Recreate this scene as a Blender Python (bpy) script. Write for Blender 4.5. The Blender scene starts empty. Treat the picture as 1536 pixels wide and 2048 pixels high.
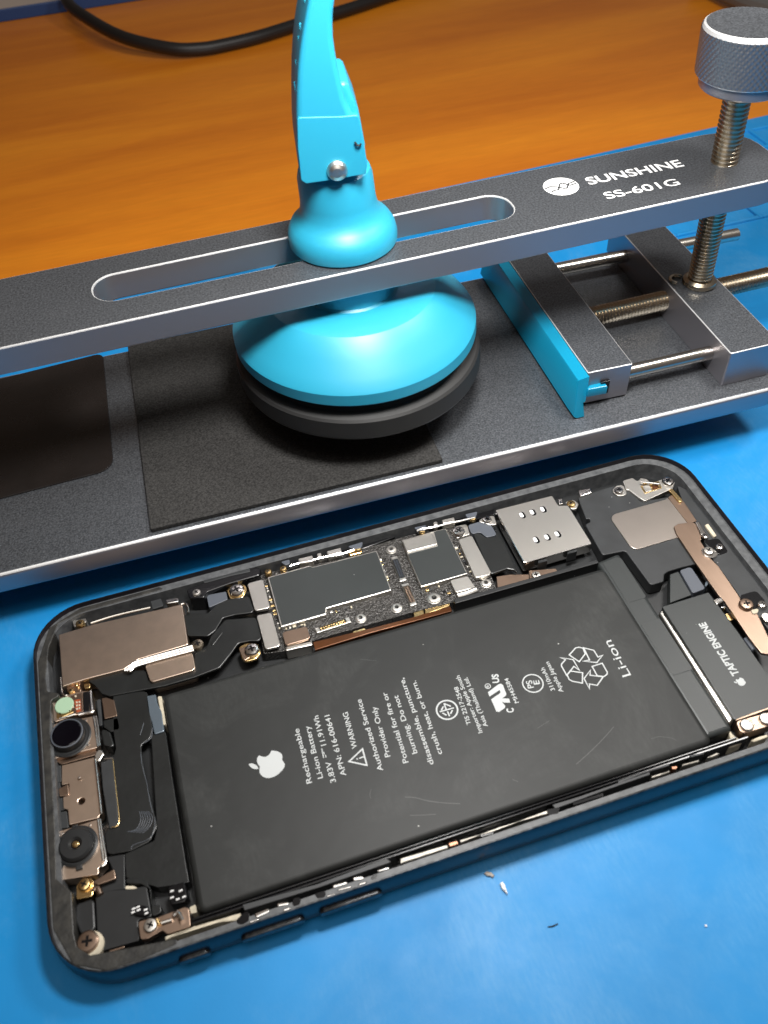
import bpy, bmesh, math, random
from mathutils import Vector, Matrix
from mathutils.noise import noise
random.seed(4)
S = 0.001                       # everything below is measured in millimetres
sc = bpy.context.scene
col = sc.collection
# ------------------------------------------------------------------ camera
F = 1759.8; IW, IH = 1536, 2048
R = ((0.9525145625697933, -0.30133688488692667, -0.04372745017856411),
     (-0.25142552618987835, -0.6973501028539, -0.6711840573417982),
     (0.1717591711455853, 0.6503067859528289, -0.739999913020997))
CP = (44.68095463, -52.34461305, 156.48064683)
cd = bpy.data.cameras.new('camera'); cam = bpy.data.objects.new('camera', cd); col.objects.link(cam)
cam.matrix_world = Matrix(((R[0][0], -R[1][0], -R[2][0], CP[0]*S), (R[0][1], -R[1][1], -R[2][1], CP[1]*S),
                           (R[0][2], -R[1][2], -R[2][2], CP[2]*S), (0, 0, 0, 1)))
cd.sensor_fit = 'VERTICAL'; cd.sensor_height = 24; cd.sensor_width = 18; cd.lens = 24*F/IH
cd.clip_start = 0.005; cd.clip_end = 20
cd.dof.use_dof = True; cd.dof.focus_distance = 0.205; cd.dof.aperture_fstop = 20.0
sc.camera = cam
# ------------------------------------------------------------------ world and lamp
w = bpy.data.worlds.new('World'); sc.world = w; w.use_nodes = True
wn = w.node_tree; bg = wn.nodes['Background']
tc = wn.nodes.new('ShaderNodeTexCoord'); sp = wn.nodes.new('ShaderNodeSeparateXYZ')
wn.links.new(tc.outputs['Generated'], sp.inputs[0])
wr = wn.nodes.new('ShaderNodeValToRGB'); wn.links.new(sp.outputs['Z'], wr.inputs[0])
cr = wr.color_ramp
cr.elements[0].position = 0.0; cr.elements[0].color = (.10, .09, .085, 1)
cr.elements[1].position = 1.0; cr.elements[1].color = (.20, .20, .20, 1)
for p_, c_ in ((.5, (.13, .115, .105, 1)), (.72, (.17, .15, .13, 1)), (.86, (.19, .18, .165, 1))):
    e_ = cr.elements.new(p_); e_.color = c_
wx = wn.nodes.new('ShaderNodeMapRange'); wn.links.new(sp.outputs['X'], wx.inputs[0])
wx.inputs[1].default_value = -.6; wx.inputs[2].default_value = .7; wx.inputs[3].default_value = .55; wx.inputs[4].default_value = 1.5
wt = wn.nodes.new('ShaderNodeValToRGB'); wtx = wn.nodes.new('ShaderNodeMapRange'); wn.links.new(sp.outputs['X'], wtx.inputs[0])
wtx.inputs[1].default_value = -.4; wtx.inputs[2].default_value = .5; wn.links.new(wtx.outputs[0], wt.inputs[0])
wt.color_ramp.elements[0].color = (1.0, .74, .55, 1); wt.color_ramp.elements[1].color = (.92, .95, 1.0, 1)
wc = wn.nodes.new('ShaderNodeMix'); wc.data_type = 'RGBA'; wc.blend_type = 'MULTIPLY'; wc.inputs[0].default_value = 1
wn.links.new(wr.outputs[0], wc.inputs[6]); wn.links.new(wt.outputs[0], wc.inputs[7])
wm = wn.nodes.new('ShaderNodeVectorMath'); wm.operation = 'SCALE'
wn.links.new(wc.outputs[2], wm.inputs[0]); wn.links.new(wx.outputs[0], wm.inputs['Scale'])
wn.links.new(wm.outputs[0], bg.inputs[0]); bg.inputs[1].default_value = .75

def lamp(name, loc, aim, size, watts, color):
    l = bpy.data.lights.new(name, 'AREA'); l.shape = 'DISK'; l.size = size*S; l.energy = watts; l.color = color
    o = bpy.data.objects.new(name, l); col.objects.link(o); o.location = Vector(loc)*S
    o.rotation_euler = (Vector(aim)-Vector(loc)).to_track_quat('-Z', 'Y').to_euler(); return o
lamp('near_lamp_light', (90, 46, 178), (125, 150, 0), 40, 0.47, (1, .98, .95))
lamp('second_lamp_light', (235, 90, 235), (150, 170, 0), 60, 0.36, (1, .97, .93))
lamp('room_light', (60, -150, 900), (60, 150, 0), 500, 1.9, (1, .97, .93))
sc.view_settings.view_transform = 'Standard'; sc.view_settings.look = 'None'
sc.view_settings.exposure = 0; sc.view_settings.gamma = 1; sc.view_settings.use_curve_mapping = False
sc.render.engine = 'CYCLES'

# ------------------------------------------------------------------ measuring helpers
def ray(px, py):
    a, b = (px-IW/2)/F, (py-IH/2)/F
    return [R[0][i]*a+R[1][i]*b+R[2][i] for i in range(3)]
def at(px, py, z=0):            # point of the photo on the horizontal plane z
    d = ray(px, py); t = (z-CP[2])/d[2]; return (CP[0]+t*d[0], CP[1]+t*d[1], z)
def aty(px, py, y):             # point of the photo on the vertical plane y
    d = ray(px, py); t = (y-CP[1])/d[1]; return (CP[0]+t*d[0], CP[2]+t*d[2])
REG = dict(A=(50, 1130, 3.072), B=(50, 1400, 3.413), C=(500, 1050, 4.8), D=(750, 960, 4.8), E=(970, 920, 4.8), F=(1216, 920, 4.8),
           G=(1216, 1160, 4.8), H=(480, 1250, 3.657), I=(820, 1250, 3.339), J=(350, 1550, 2.363), K=(40, 1160, 3.84), L=(40, 1660, 3.84),
           M=(1236, 1380, 5.12), N=(1136, 880, 3.84), O=(500, 960, 3.072), P=(800, 1500, 3.072), Q=(280, 1340, 7.68), R=(330, 1700, 7.68),
           S=(570, 0, 6.144), T=(570, 250, 6.144), U=(1336, 0, 7.68), V=(1060, 280, 4.518), W=(1200, 220, 4.571), X=(900, 400, 2.415),
           a=(860, 1320, 7.68), b=(1020, 1260, 5.908), c=(480, 1480, 12.8), d=(1340, 1200, 7.837), e=(1340, 1020, 7.837),
           g=(1440, 1380, 16.0), h=(90, 1340, 7.68), i=(450, 1780, 4.655), s=(0, 0, 1))
def px(r, q): x0, y0, k = REG[r]; return (x0+q[0]/k, y0+q[1]/k)
def W1(r, q, z): return at(*px(r, q), z)
def W2(r, pts, z): return [W1(r, q, z)[:2] for q in pts]

# ------------------------------------------------------------------ materials
def mat(name, color, rough=.5, metal=0, bump=None, vary=None, spec=.5, coat=0, speck=None, sss=0, stretch=None, rvary=0, color2=None):
    m = bpy.data.materials.new(name); m.use_nodes = True; n = m.node_tree.nodes; l = m.node_tree.links; b = n['Principled BSDF']
    b.inputs['Base Color'].default_value = (*color, 1); b.inputs['Roughness'].default_value = rough
    b.inputs['Metallic'].default_value = metal; b.inputs['Specular IOR Level'].default_value = spec
    b.inputs['Coat Weight'].default_value = coat; b.inputs['Coat Roughness'].default_value = .15
    if sss: b.inputs['Subsurface Weight'].default_value = sss; b.inputs['Subsurface Radius'].default_value = (.001, .002, .003); b.inputs['Subsurface Scale'].default_value = .6
    t = n.new('ShaderNodeTexCoord'); src = t.outputs['Object']
    if stretch:
        mp = n.new('ShaderNodeMapping'); l.new(src, mp.inputs[0]); mp.inputs['Scale'].default_value = stretch[:3]
        if len(stretch) > 3: mp.inputs['Rotation'].default_value = (0, 0, stretch[3])
        src = mp.outputs[0]
    def nz(mm, det=3, rough_=.55):
        k = n.new('ShaderNodeTexNoise'); l.new(src, k.inputs['Vector']); k.inputs['Scale'].default_value = 1000/mm
        k.inputs['Detail'].default_value = det; k.inputs['Roughness'].default_value = rough_; return k.outputs[0]
    cur = None
    if vary:
        mm, amt = vary[0], vary[1]
        r = n.new('ShaderNodeMapRange'); l.new(nz(mm, 5), r.inputs[0]); r.inputs[1].default_value = .3; r.inputs[2].default_value = .7
        mx = n.new('ShaderNodeMix'); mx.data_type = 'RGBA'; l.new(r.outputs[0], mx.inputs[0])
        c2 = color2 or tuple(min(1, c*(1+amt)) for c in color); c1 = tuple(c*(1-amt) for c in color) if not color2 else color
        mx.inputs[6].default_value = (*c1, 1); mx.inputs[7].default_value = (*c2, 1); cur = mx.outputs[2]
    if speck:                   # tiny scattered dust flecks
        mm, thr, sc_ = speck
        v = n.new('ShaderNodeTexVoronoi'); l.new(t.outputs['Object'], v.inputs['Vector']); v.inputs['Scale'].default_value = 1000/mm
        lt = n.new('ShaderNodeMath'); lt.operation = 'LESS_THAN'; l.new(v.outputs['Distance'], lt.inputs[0]); lt.inputs[1].default_value = thr
        wn_ = n.new('ShaderNodeTexWhiteNoise'); l.new(v.outputs['Position'], wn_.inputs['Vector'])
        l2 = n.new('ShaderNodeMath'); l2.operation = 'LESS_THAN'; l.new(wn_.outputs[0], l2.inputs[0]); l2.inputs[1].default_value = .35
        mu = n.new('ShaderNodeMath'); mu.operation = 'MULTIPLY'; l.new(lt.outputs[0], mu.inputs[0]); l.new(l2.outputs[0], mu.inputs[1])
        mx = n.new('ShaderNodeMix'); mx.data_type = 'RGBA'; l.new(mu.outputs[0], mx.inputs[0])
        if cur: l.new(cur, mx.inputs[6])
        else: mx.inputs[6].default_value = (*color, 1)
        mx.inputs[7].default_value = (*sc_, 1); cur = mx.outputs[2]
    if cur: l.new(cur, b.inputs['Base Color'])
    if rvary:
        r = n.new('ShaderNodeMapRange'); l.new(nz(9, 6, .65), r.inputs[0]); r.inputs[1].default_value = .35; r.inputs[2].default_value = .65
        r.inputs[3].default_value = max(.02, rough-rvary); r.inputs[4].default_value = rough+rvary; l.new(r.outputs[0], b.inputs['Roughness'])
    if bump:
        mm, st, dist = bump
        bp = n.new('ShaderNodeBump'); l.new(nz(mm, 2), bp.inputs['Height']); bp.inputs['Strength'].default_value = st
        bp.inputs['Distance'].default_value = dist*S; l.new(bp.outputs[0], b.inputs['Normal'])
    return m
M = {}
M['mat'] = mat('blue_silicone', (.008, .245, .60), .5, bump=(.5, .35, .03), vary=(26, .07), spec=.35, speck=(7, .028, (.45, .6, .75)), rvary=.035)
M['alu'] = mat('grey_anodised_aluminium', (.145, .155, .17), .38, .7, bump=(.38, 1.0, .11), vary=(.42, .5))  # fine tone variation puts the grain's sparkle into the colour
M['aluside'] = mat('satin_aluminium_side', (.34, .325, .35), .42, .85, bump=(.25, .5, .02))
M['alu_highlight'] = mat('aluminium_edge_highlight', (.82, .82, .82), .42, .55, bump=(.35, .6, .04))  # pale tone with the lamp's edge highlight put into the colour
M['grip'] = mat('dark_knurled_aluminium', (.25, .26, .285), .34, .85)
M['dull'] = mat('dull_metal_strip', (.36, .34, .30), .5, .9, bump=(.6, .6, .04), vary=(1.5, .3))
M['foam'] = mat('black_foam', (.030, .029, .028), .85, bump=(.42, 1, .15), vary=(.45, .6), spec=.3)
M['cyan'] = mat('cyan_plastic', (.02, .325, .49), .45, spec=.7, sss=.12, bump=(1.2, .05, .02))
M['cyan2'] = mat('clear_cyan_plastic', (.006, .25, .42), .28, spec=.5, sss=.1)
M['rubber'] = mat('black_rubber', (.018, .018, .018), .5, bump=(.3, .4, .02))
M['padblack'] = mat('glossy_black_pad', (.016, .013, .012), .28, vary=(20, .3), speck=(6, .03, (.4, .3, .2)), rvary=.08)
M['steel'] = mat('steel', (.62, .58, .52), .25, 1)
M['brassy'] = mat('nickel_thread', (.55, .47, .36), .25, 1)
M['chrome'] = mat('bright_metal', (.85, .82, .78), .18, 1)
M['nickel'] = mat('nickel_shield', (.52, .46, .41), .34, 1, bump=(.22, .25, .012), vary=(14, .06))
M['nickel2'] = mat('matt_nickel', (.70, .67, .62), .36, 1, bump=(.2, .6, .02))
M['tintednickel'] = mat('brown_tinted_nickel', (.74, .58, .46), .36, 1, bump=(.22, .4, .015), vary=(3, .07))  # brown of the room's reflection put into the metal's tint
M['copper'] = mat('warm_nickel_bracket', (.34, .24, .18), .36, 1, bump=(.3, .25, .012), vary=(5, .12), stretch=(1, .3, 1, .6))
M['gold'] = mat('gold_contact', (.85, .60, .28), .25, 1)
M['kapton'] = mat('amber_tape', (.13, .048, .018), .22, .5, vary=(6, .3))
M['blackpl'] = mat('black_plastic', (.016, .017, .018), .42, bump=(.6, .2, .02), vary=(7, .25), speck=(4, .04, (.3, .3, .3)))
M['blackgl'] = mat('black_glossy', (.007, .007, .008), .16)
M['flex'] = mat('black_flex', (.013, .014, .014), .34, bump=(3, .5, .12), vary=(6, .2))
M['greypl'] = mat('dark_grey_plastic', (.026, .028, .030), .5, bump=(.5, .3, .03), vary=(6, .25), speck=(3, .04, (.35, .35, .35)))
M['greyblue'] = mat('blue_grey_plastic', (.085, .095, .115), .42)
M['shield'] = mat('graphite_sheet', (.030, .034, .034), .42, vary=(12, .08), speck=(3.2, .035, (.4, .4, .38)))
M['battery'] = mat('black_battery_film', (.018, .019, .0185), .5, bump=(9, .5, .16), vary=(26, .12), speck=(4.5, .04, (.45, .45, .43)), spec=.36)
M['pcb'] = mat('coated_circuit_board', (.05, .047, .044), .24, .4, bump=(.42, 1, .3), vary=(.45, .6))
M['print'] = mat('pale_grey_print', (.50, .52, .52), .5)
M['whiteprint'] = mat('white_print', (.88, .88, .87), .5)
M['cream'] = mat('cream_adhesive', (.56, .50, .38), .6, bump=(.7, .6, .08), vary=(2, .25))
M['frame'] = mat('black_anodised_frame', (.010, .008, .012), .30, .15, vary=(12, .2))
M['rimedge'] = mat('worn_black_rim', (.05, .052, .055), .3, .8, vary=(1.5, .7))
M['ledge'] = mat('dusty_grey_ledge', (.055, .058, .062), .45, bump=(.3, .6, .03), vary=(1.6, .55), color2=(.12, .125, .13))
M['ledged'] = mat('dirty_black_adhesive', (.012, .012, .012), .5, bump=(1.2, .8, .12), vary=(2.2, .5), color2=(.04, .038, .033))
M['lens'] = mat('lens_glass', (.001, .001, .003), .08, spec=.35)
M['green'] = mat('pale_green_filter', (.36, .52, .36), .35)
M['red'] = mat('red_circuit', (.30, .06, .02), .4, vary=(.6, .5))
M['tape'] = mat('blue_grey_tape', (.12, .15, .18), .24, .3, bump=(2, .5, .1))
M['cable'] = mat('black_cable_sheath', (.010, .009, .009), .45)
M['cable2'] = mat('grey_cable_sheath', (.12, .12, .115), .5)
M['beige'] = mat('beige_board', (.50, .42, .36), .6, vary=(60, .05))
M['navy'] = mat('dark_blue_edge', (.012, .05, .17), .5)
M['chip'] = mat('grey_flake', (.35, .31, .27), .6, vary=(.8, .4))
# wood
def wood():
    m = bpy.data.materials.new('varnished_wood'); m.use_nodes = True; n = m.node_tree.nodes; l = m.node_tree.links; b = n['Principled BSDF']
    t = n.new('ShaderNodeTexCoord'); mp = n.new('ShaderNodeMapping'); l.new(t.outputs['Object'], mp.inputs[0])
    mp.inputs['Rotation'].default_value = (0, 0, math.radians(-6)); mp.inputs['Scale'].default_value = (1.3, 11, 1)
    a = n.new('ShaderNodeTexNoise'); l.new(mp.outputs[0], a.inputs[0]); a.inputs['Scale'].default_value = 3.2; a.inputs['Detail'].default_value = 6; a.inputs['Distortion'].default_value = .5
    f = n.new('ShaderNodeTexNoise'); l.new(mp.outputs[0], f.inputs[0]); f.inputs['Scale'].default_value = 70; f.inputs['Detail'].default_value = 4
    c = n.new('ShaderNodeValToRGB'); l.new(a.outputs[0], c.inputs[0]); e = c.color_ramp.elements
    e[0].position = .34; e[0].color = (.60, .17, .010, 1); e[1].position = .66; e[1].color = (.78, .26, .014, 1)
    x = e.new if hasattr(e, 'new') else c.color_ramp.elements.new; k = c.color_ramp.elements.new(.5); k.color = (.70, .215, .012, 1)
    mx = n.new('ShaderNodeMix'); mx.data_type = 'RGBA'; mx.blend_type = 'MULTIPLY'; mx.inputs[0].default_value = .28
    l.new(c.outputs[0], mx.inputs[6]); l.new(f.outputs[0], mx.inputs[7]); 
    g = n.new('ShaderNodeMapRange'); l.new(f.outputs[0], g.inputs[0]); g.inputs[1].default_value = .3; g.inputs[2].default_value = .7; g.inputs[3].default_value = .85; g.inputs[4].default_value = 1.2
    l.new(g.outputs[0], mx.inputs[7]); l.new(mx.outputs[2], b.inputs['Base Color']); b.inputs['Roughness'].default_value = .36
    b.inputs['Specular IOR Level'].default_value = .4
    return m
M['wood'] = wood()
def scuff(m, pale, mm, lo, hi, amt):        # worn, paler patches rubbed into the surface
    n = m.node_tree.nodes; l = m.node_tree.links; b = n['Principled BSDF']; t = n.new('ShaderNodeTexCoord')
    a = n.new('ShaderNodeTexNoise'); l.new(t.outputs['Object'], a.inputs[0]); a.inputs['Scale'].default_value = 1000/mm; a.inputs['Detail'].default_value = 9; a.inputs['Roughness'].default_value = .68; a.inputs['Distortion'].default_value = .8
    mp = n.new('ShaderNodeMapping'); l.new(t.outputs['Object'], mp.inputs[0]); mp.inputs['Rotation'].default_value = (0, 0, .9); mp.inputs['Scale'].default_value = (1, .3, 1)
    f = n.new('ShaderNodeTexNoise'); l.new(mp.outputs[0], f.inputs[0]); f.inputs['Scale'].default_value = 1500; f.inputs['Detail'].default_value = 3
    r_ = n.new('ShaderNodeMapRange'); l.new(a.outputs[0], r_.inputs[0]); r_.inputs[1].default_value = lo; r_.inputs[2].default_value = hi; r_.inputs[4].default_value = amt
    q = n.new('ShaderNodeMapRange'); l.new(f.outputs[0], q.inputs[0]); q.inputs[1].default_value = .35; q.inputs[2].default_value = .65; q.inputs[3].default_value = .55; q.inputs[4].default_value = 1.2
    k = n.new('ShaderNodeMath'); k.operation = 'MULTIPLY'; l.new(r_.outputs[0], k.inputs[0]); l.new(q.outputs[0], k.inputs[1])
    mx = n.new('ShaderNodeMix'); mx.data_type = 'RGBA'; l.new(k.outputs[0], mx.inputs[0]); src = b.inputs['Base Color'].links[0].from_socket
    l.new(src, mx.inputs[6]); mx.inputs[7].default_value = (*pale, 1); l.new(mx.outputs[2], b.inputs['Base Color'])
scuff(M['mat'], (.12, .37, .66), 48, .46, .70, .42)
scuff(M['battery'], (.060, .062, .060), 22, .50, .72, .45)
scuff(M['alu'], (.26, .27, .29), 8, .55, .75, .3)
M['scratch'] = mat('light_scratch', (.058, .06, .058), .5)

# ------------------------------------------------------------------ mesh building
def meta(o, label=None, cat=None, group=None, kind=None):
    for k, v in (('label', label), ('category', cat), ('group', group), ('kind', kind)):
        if v: o[k] = v
    return o
def root(name, loc, label, cat, group=None):
    o = bpy.data.objects.new(name, None); col.objects.link(o); o.location = Vector(loc)*S; o.empty_display_size = .01
    o['O'] = 0; del o['O']; ORG[o.name] = Vector(loc); return meta(o, label, cat, group)
ORG = {}
def fillet(pts, r, n=5):
    if not r: return [tuple(p[:2]) for p in pts]
    out = []; N = len(pts)
    for i in range(N):
        p = Vector(pts[i][:2]); a = Vector(pts[i-1][:2])-p; b = Vector(pts[(i+1) % N][:2])-p
        la, lb = a.length, b.length
        if la < 1e-6 or lb < 1e-6: continue
        a /= la; b /= lb; c = max(-1, min(1, a.dot(b))); ang = math.acos(c)
        if ang > math.radians(172): out.append(tuple(p)); continue
        rr = r[i] if isinstance(r, (list, tuple)) else r
        if rr <= 0: out.append(tuple(p)); continue
        d = min(rr/math.tan(ang/2), la*.48, lb*.48); rr = d*math.tan(ang/2)
        ctr = p+(a+b).normalized()*(rr/math.sin(ang/2)); s = p+a*d-ctr; e = p+b*d-ctr
        a0 = math.atan2(s.y, s.x); a1 = math.atan2(e.y, e.x); da = (a1-a0+math.pi) % (2*math.pi)-math.pi
        for k in range(n+1): out.append((ctr.x+rr*math.cos(a0+da*k/n), ctr.y+rr*math.sin(a0+da*k/n)))
    return out
def circle(x, y, r, n=32, ry=None): return [(x+r*math.cos(2*math.pi*k/n), y+(ry or r)*math.sin(2*math.pi*k/n)) for k in range(n)]
class MB:
    def __init__(s): s.v = []; s.f = []; s.m = []
    def add(s, v, f, mi=0):
        o = len(s.v); s.v += [tuple(p) for p in v]; s.f += [tuple(i+o for i in q) for q in f]; s.m += [mi]*len(f); return s
    def slab(s, pts, z0, z1, bev=.1, mi=0, r=0, holes=(), res=1, mside=None):
        """flat plate with bevelled edges: outline (and holes) in the xy plane between z0 and z1"""
        cu = bpy.data.curves.new('t', 'CURVE'); cu.dimensions = '2D'; cu.fill_mode = 'BOTH'
        h = (z1-z0)/2; bev = min(bev, h*.95)
        cu.extrude = h-bev; cu.bevel_depth = bev; cu.bevel_resolution = res; cu.offset = -bev
        for ring in [fillet(pts, r)]+[list(q) for q in holes]:
            sp_ = cu.splines.new('POLY'); sp_.points.add(len(ring)-1); sp_.use_cyclic_u = True
            for k, q in enumerate(ring): sp_.points[k].co = (q[0], q[1], 0, 1)
        ob = bpy.data.objects.new('t', cu); me = ob.to_mesh(); zc = (z0+z1)/2
        o = len(s.v); s.v += [(v.co.x, v.co.y, v.co.z+zc) for v in me.vertices]
        for p in me.polygons:
            s.f.append(tuple(i+o for i in p.vertices)); s.m.append(mi if mside is None or abs(p.normal.z) > .95 else mside)
        ob.to_mesh_clear(); bpy.data.objects.remove(ob); bpy.data.curves.remove(cu); return s
    def lathe(s, cx, cy, prof, n=48, mi=0, sy=1, lean=(0, 0), z0=0):
        v = []; f = []; m = len(prof)
        for k in range(n):
            a = 2*math.pi*k/n
            for r, z in prof: v.append((cx+lean[0]*(z-z0)+r*math.cos(a), cy+lean[1]*(z-z0)+r*sy*math.sin(a), z))
        for k in range(n):
            for j in range(m-1): f.append((k*m+j, ((k+1) % n)*m+j, ((k+1) % n)*m+j+1, k*m+j+1))
        return s.add(v, f, mi)
    def tube(s, path, r, n=12, mi=0, thread=0, cap=True):
        P = [Vector(p) for p in path]
        if thread:
            q = []; rr = []
            for a, b in zip(P, P[1:]):
                L = (b-a).length; k = int(L/thread*2)
                for j in range(k): q.append(a+(b-a)*j/k); rr.append(r if j % 2 else r*.86)
            q.append(P[-1]); rr.append(r); P = q
        else: rr = [r]*len(P)
        v = []; f = []; up = Vector((0, 0, 1)); 
        if abs((P[1]-P[0]).normalized().z) > .95: up = Vector((1, 0, 0))
        for i, p in enumerate(P):
            t = (P[min(i+1, len(P)-1)]-P[max(i-1, 0)]).normalized(); x = t.cross(up).normalized(); y = x.cross(t)
            for k in range(n): a = 2*math.pi*k/n; v.append(p+(x*math.cos(a)+y*math.sin(a))*rr[i])
        for i in range(len(P)-1):
            for k in range(n): f.append((i*n+k, i*n+(k+1) % n, (i+1)*n+(k+1) % n, (i+1)*n+k))
        if cap: f.append(tuple(range(n))); f.append(tuple(range((len(P)-1)*n, len(P)*n)))
        return s.add(v, f, mi)
    def stroke(s, path, w, z, closed=False, mi=0):
        P = [Vector(p[:2]) for p in path]; N = len(P); v = []
        for i, p in enumerate(P):
            a = (p-P[i-1]).normalized() if (i or closed) else None; b = (P[(i+1) % N]-p).normalized() if (i < N-1 or closed) else None
            if a is None: a = b
            if b is None: b = a
            n1 = Vector((-a.y, a.x)); n2 = Vector((-b.y, b.x)); n_ = (n1+n2)
            n_ = n_.normalized() if n_.length > 1e-6 else n1
            k = min(2.2, 1/max(.35, n_.dot(n1))); v += [(*(p+n_*w/2*k), z), (*(p-n_*w/2*k), z)]
        f = [(2*i, 2*i+1, 2*((i+1) % N)+1, 2*((i+1) % N)) for i in range(N if closed else N-1)]
        return s.add(v, f, mi)
    def poly(s, pts, z, mi=0):
        me = bpy.data.meshes.new('t'); bm = bmesh.new(); vs = [bm.verts.new((p[0], p[1], z)) for p in pts]
        bm.faces.new(vs); bmesh.ops.triangulate(bm, faces=bm.faces[:]); bm.verts.index_update()
        s.add([v.co for v in bm.verts], [[v.index for v in f.verts] for f in bm.faces], mi); bm.free(); bpy.data.meshes.remove(me); return s
    def text(s, body, p0, p1, h, z, bold=0, mi=0, skew=0):
        """lettering laid flat from p0 to p1 (start and end of the baseline), capital height h"""
        cu = bpy.data.curves.new('t', 'FONT'); cu.body = body; cu.size = 1; cu.offset = bold; cu.fill_mode = 'FRONT'; cu.dimensions = '2D'
        ob = bpy.data.objects.new('t', cu); me = ob.to_mesh()
        xs = [v.co.x for v in me.vertices]; x0, x1 = min(xs), max(xs)
        a = Vector(p0[:2]); d = Vector(p1[:2])-a; L = d.length; d /= L; u = Vector((-d.y, d.x)); o = len(s.v); k = h/.73
        for v in me.vertices:
            q = a+d*((v.co.x-x0)/(x1-x0)*L+skew*v.co.y*k)+u*v.co.y*k; s.v.append((q.x, q.y, z))
        for p in me.polygons: s.f.append(tuple(i+o for i in p.vertices)); s.m.append(mi)
        ob.to_mesh_clear(); bpy.data.objects.remove(ob); bpy.data.curves.remove(cu); return s
    def build(s, name, mats, parent=None, loc=None, label=None, cat=None, group=None, kind=None, ang=20):
        if not isinstance(mats, (list, tuple)): mats = [mats]
        r = parent
        while r is not None and r.name not in ORG: r = r.parent
        org = ORG[r.name] if r is not None else Vector(loc or (0, 0, 0))
        me = bpy.data.meshes.new(name); me.from_pydata([((p[0]-org[0])*S, (p[1]-org[1])*S, (p[2]-org[2])*S) for p in s.v], [], s.f)
        for m in mats: me.materials.append(M[m])
        for p, mi in zip(me.polygons, s.m): p.material_index = mi
        bm = bmesh.new(); bm.from_mesh(me); bmesh.ops.recalc_face_normals(bm, faces=bm.faces[:]); bm.to_mesh(me); bm.free()
        me.polygons.foreach_set('use_smooth', [True]*len(me.polygons)); me.set_sharp_from_angle(angle=math.radians(ang))
        o = bpy.data.objects.new(name, me); col.objects.link(o)
        if parent: o.parent = parent
        else: o.location = org*S
        return meta(o, label, cat, group, kind)
def box(x0, x1, y0, y1): return [(x0, y0), (x1, y0), (x1, y1), (x0, y1)]

# ================================================================== the setting
m = MB(); m.slab(box(-700, 900, -500, 1300), -42, -2.2, 1)
m.build('tabletop', 'wood', loc=(0, 0, 0), kind='structure')
m = MB(); m.slab([(-420, -330), (430, -330), (430, 241), (285, 234.2), (205, 230.4), (90, 226.5), (-420, 208)], -2.2, 0, .8, r=6)
mt = m.build('silicone_mat', 'mat', loc=(0, 0, 0), label='bright blue silicone work mat lying on the orange wooden table', cat='work mat')
# raised ribs of the mat's parts tray, at its far right end
m = MB()
for x0_ in (206, 222, 238, 254, 270, 286, 302):
    m.slab(box(x0_, x0_+1.6, 168, 226), -.5, .9, .5)
for y0_ in (168, 182, 196, 210, 224):
    for x0_ in (207.5, 223.5, 239.5, 255.5, 271.5, 287.5): m.slab(box(x0_, x0_+14.6, y0_, y0_+1.6), -.5, .85, .5)
m.build('tray_ribs', 'mat', mt, label='raised ribs of the parts tray moulded into the mat')
ORG[mt.name] = Vector((0, 0, 0))

# far things
m = MB(); m.slab([(-420, 474), (66, 482.5), (230, 486), (230, 900), (-420, 900)], -2.2, 3.8, .6, mi=0, mside=1)
m.build('backing_board', ['beige', 'navy'], loc=(-100, 480, 0), label='beige board with a dark blue edge at the far end of the table', cat='board')
cab = [(135, -60, 12), (133, 0, 8), (180, 40, 6), (250, 76, 4), (340, 97, 1.5), (400, 98, .4), (450, 90, .1), (520, 73, .1), (600, 48, .1), (700, 18, .1), (790, -12, .1), (900, -45, .1)]
def smooth_path(P, n=6):
    P = [Vector(p) for p in P]; out = []
    for i in range(len(P)-1):
        a, b, c, d = P[max(i-1, 0)], P[i], P[i+1], P[min(i+2, len(P)-1)]
        for k in range(n):
            t = k/n; out.append(.5*((2*b)+(c-a)*t+(2*a-5*b+4*c-d)*t*t+(3*b-a-3*c+d)*t**3))
    return out+[P[-1]]
m = MB(); m.tube(smooth_path([at(a, b, z+.8) for a, b, z in cab]), 2.9, 16)
m.build('power_cable', 'cable', loc=at(400, 98, 0), label='black round cable curving over the wooden table behind the clamp', cat='cable')
m = MB(); m.tube(smooth_path([at(1400, -45, 4), at(1480, -6, 4), at(1536, 13, 4), at(1640, 40, 4)]), 5, 14)
m.build('grey_cable', 'cable2', loc=at(1536, 13, 0), label='short piece of thick grey cable in the top right corner', cat='cable')
m = MB(); fl = [W1('P', q, 0)[:2] for q in [(515, 765), (530, 750), (560, 755), (580, 775), (570, 790), (555, 780), (535, 778)]]
m.slab(fl, 0.02, .5, .2); m.build('grey_flake', 'chip', loc=(*fl[0], 0), label='small grey flake on the blue mat in front of the phone', cat='debris')
m = MB(); fl = [W1('P', q, 0)[:2] for q in [(612, 825), (630, 812), (645, 835), (662, 893), (655, 890), (625, 858)]]
m.slab(fl, 0.02, .6, .25); m.build('white_shard', 'whiteprint', loc=(*fl[0], 0), label='pointed white shard on the blue mat just below the grey flake', cat='debris')

for a_, b_, r_, nm_, lb_ in ((1106, 1852, .45, 'dark_lint', 'short dark lint thread on the blue mat at the bottom of the picture'), (1411, 1852, .22, 'white_speck', 'single white speck on the blue mat near the bottom right corner')):
    X_, Y_, _ = at(a_, b_, 0); m = MB()
    if 'dark' in nm_: m.tube([(X_-.9, Y_+.1, .12), (X_, Y_-.05, .16), (X_+.9, Y_+.05, .12)], .11, 8)
    else: m.slab([(X_-r_, Y_-r_*.5), (X_+r_*.6, Y_-r_), (X_+r_, Y_+r_*.4), (X_-r_*.3, Y_+r_)], .02, .3, .1)
    m.build(nm_, 'rubber' if 'dark' in nm_ else 'whiteprint', loc=(X_, Y_, 0), label=lb_, cat='debris')
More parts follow.
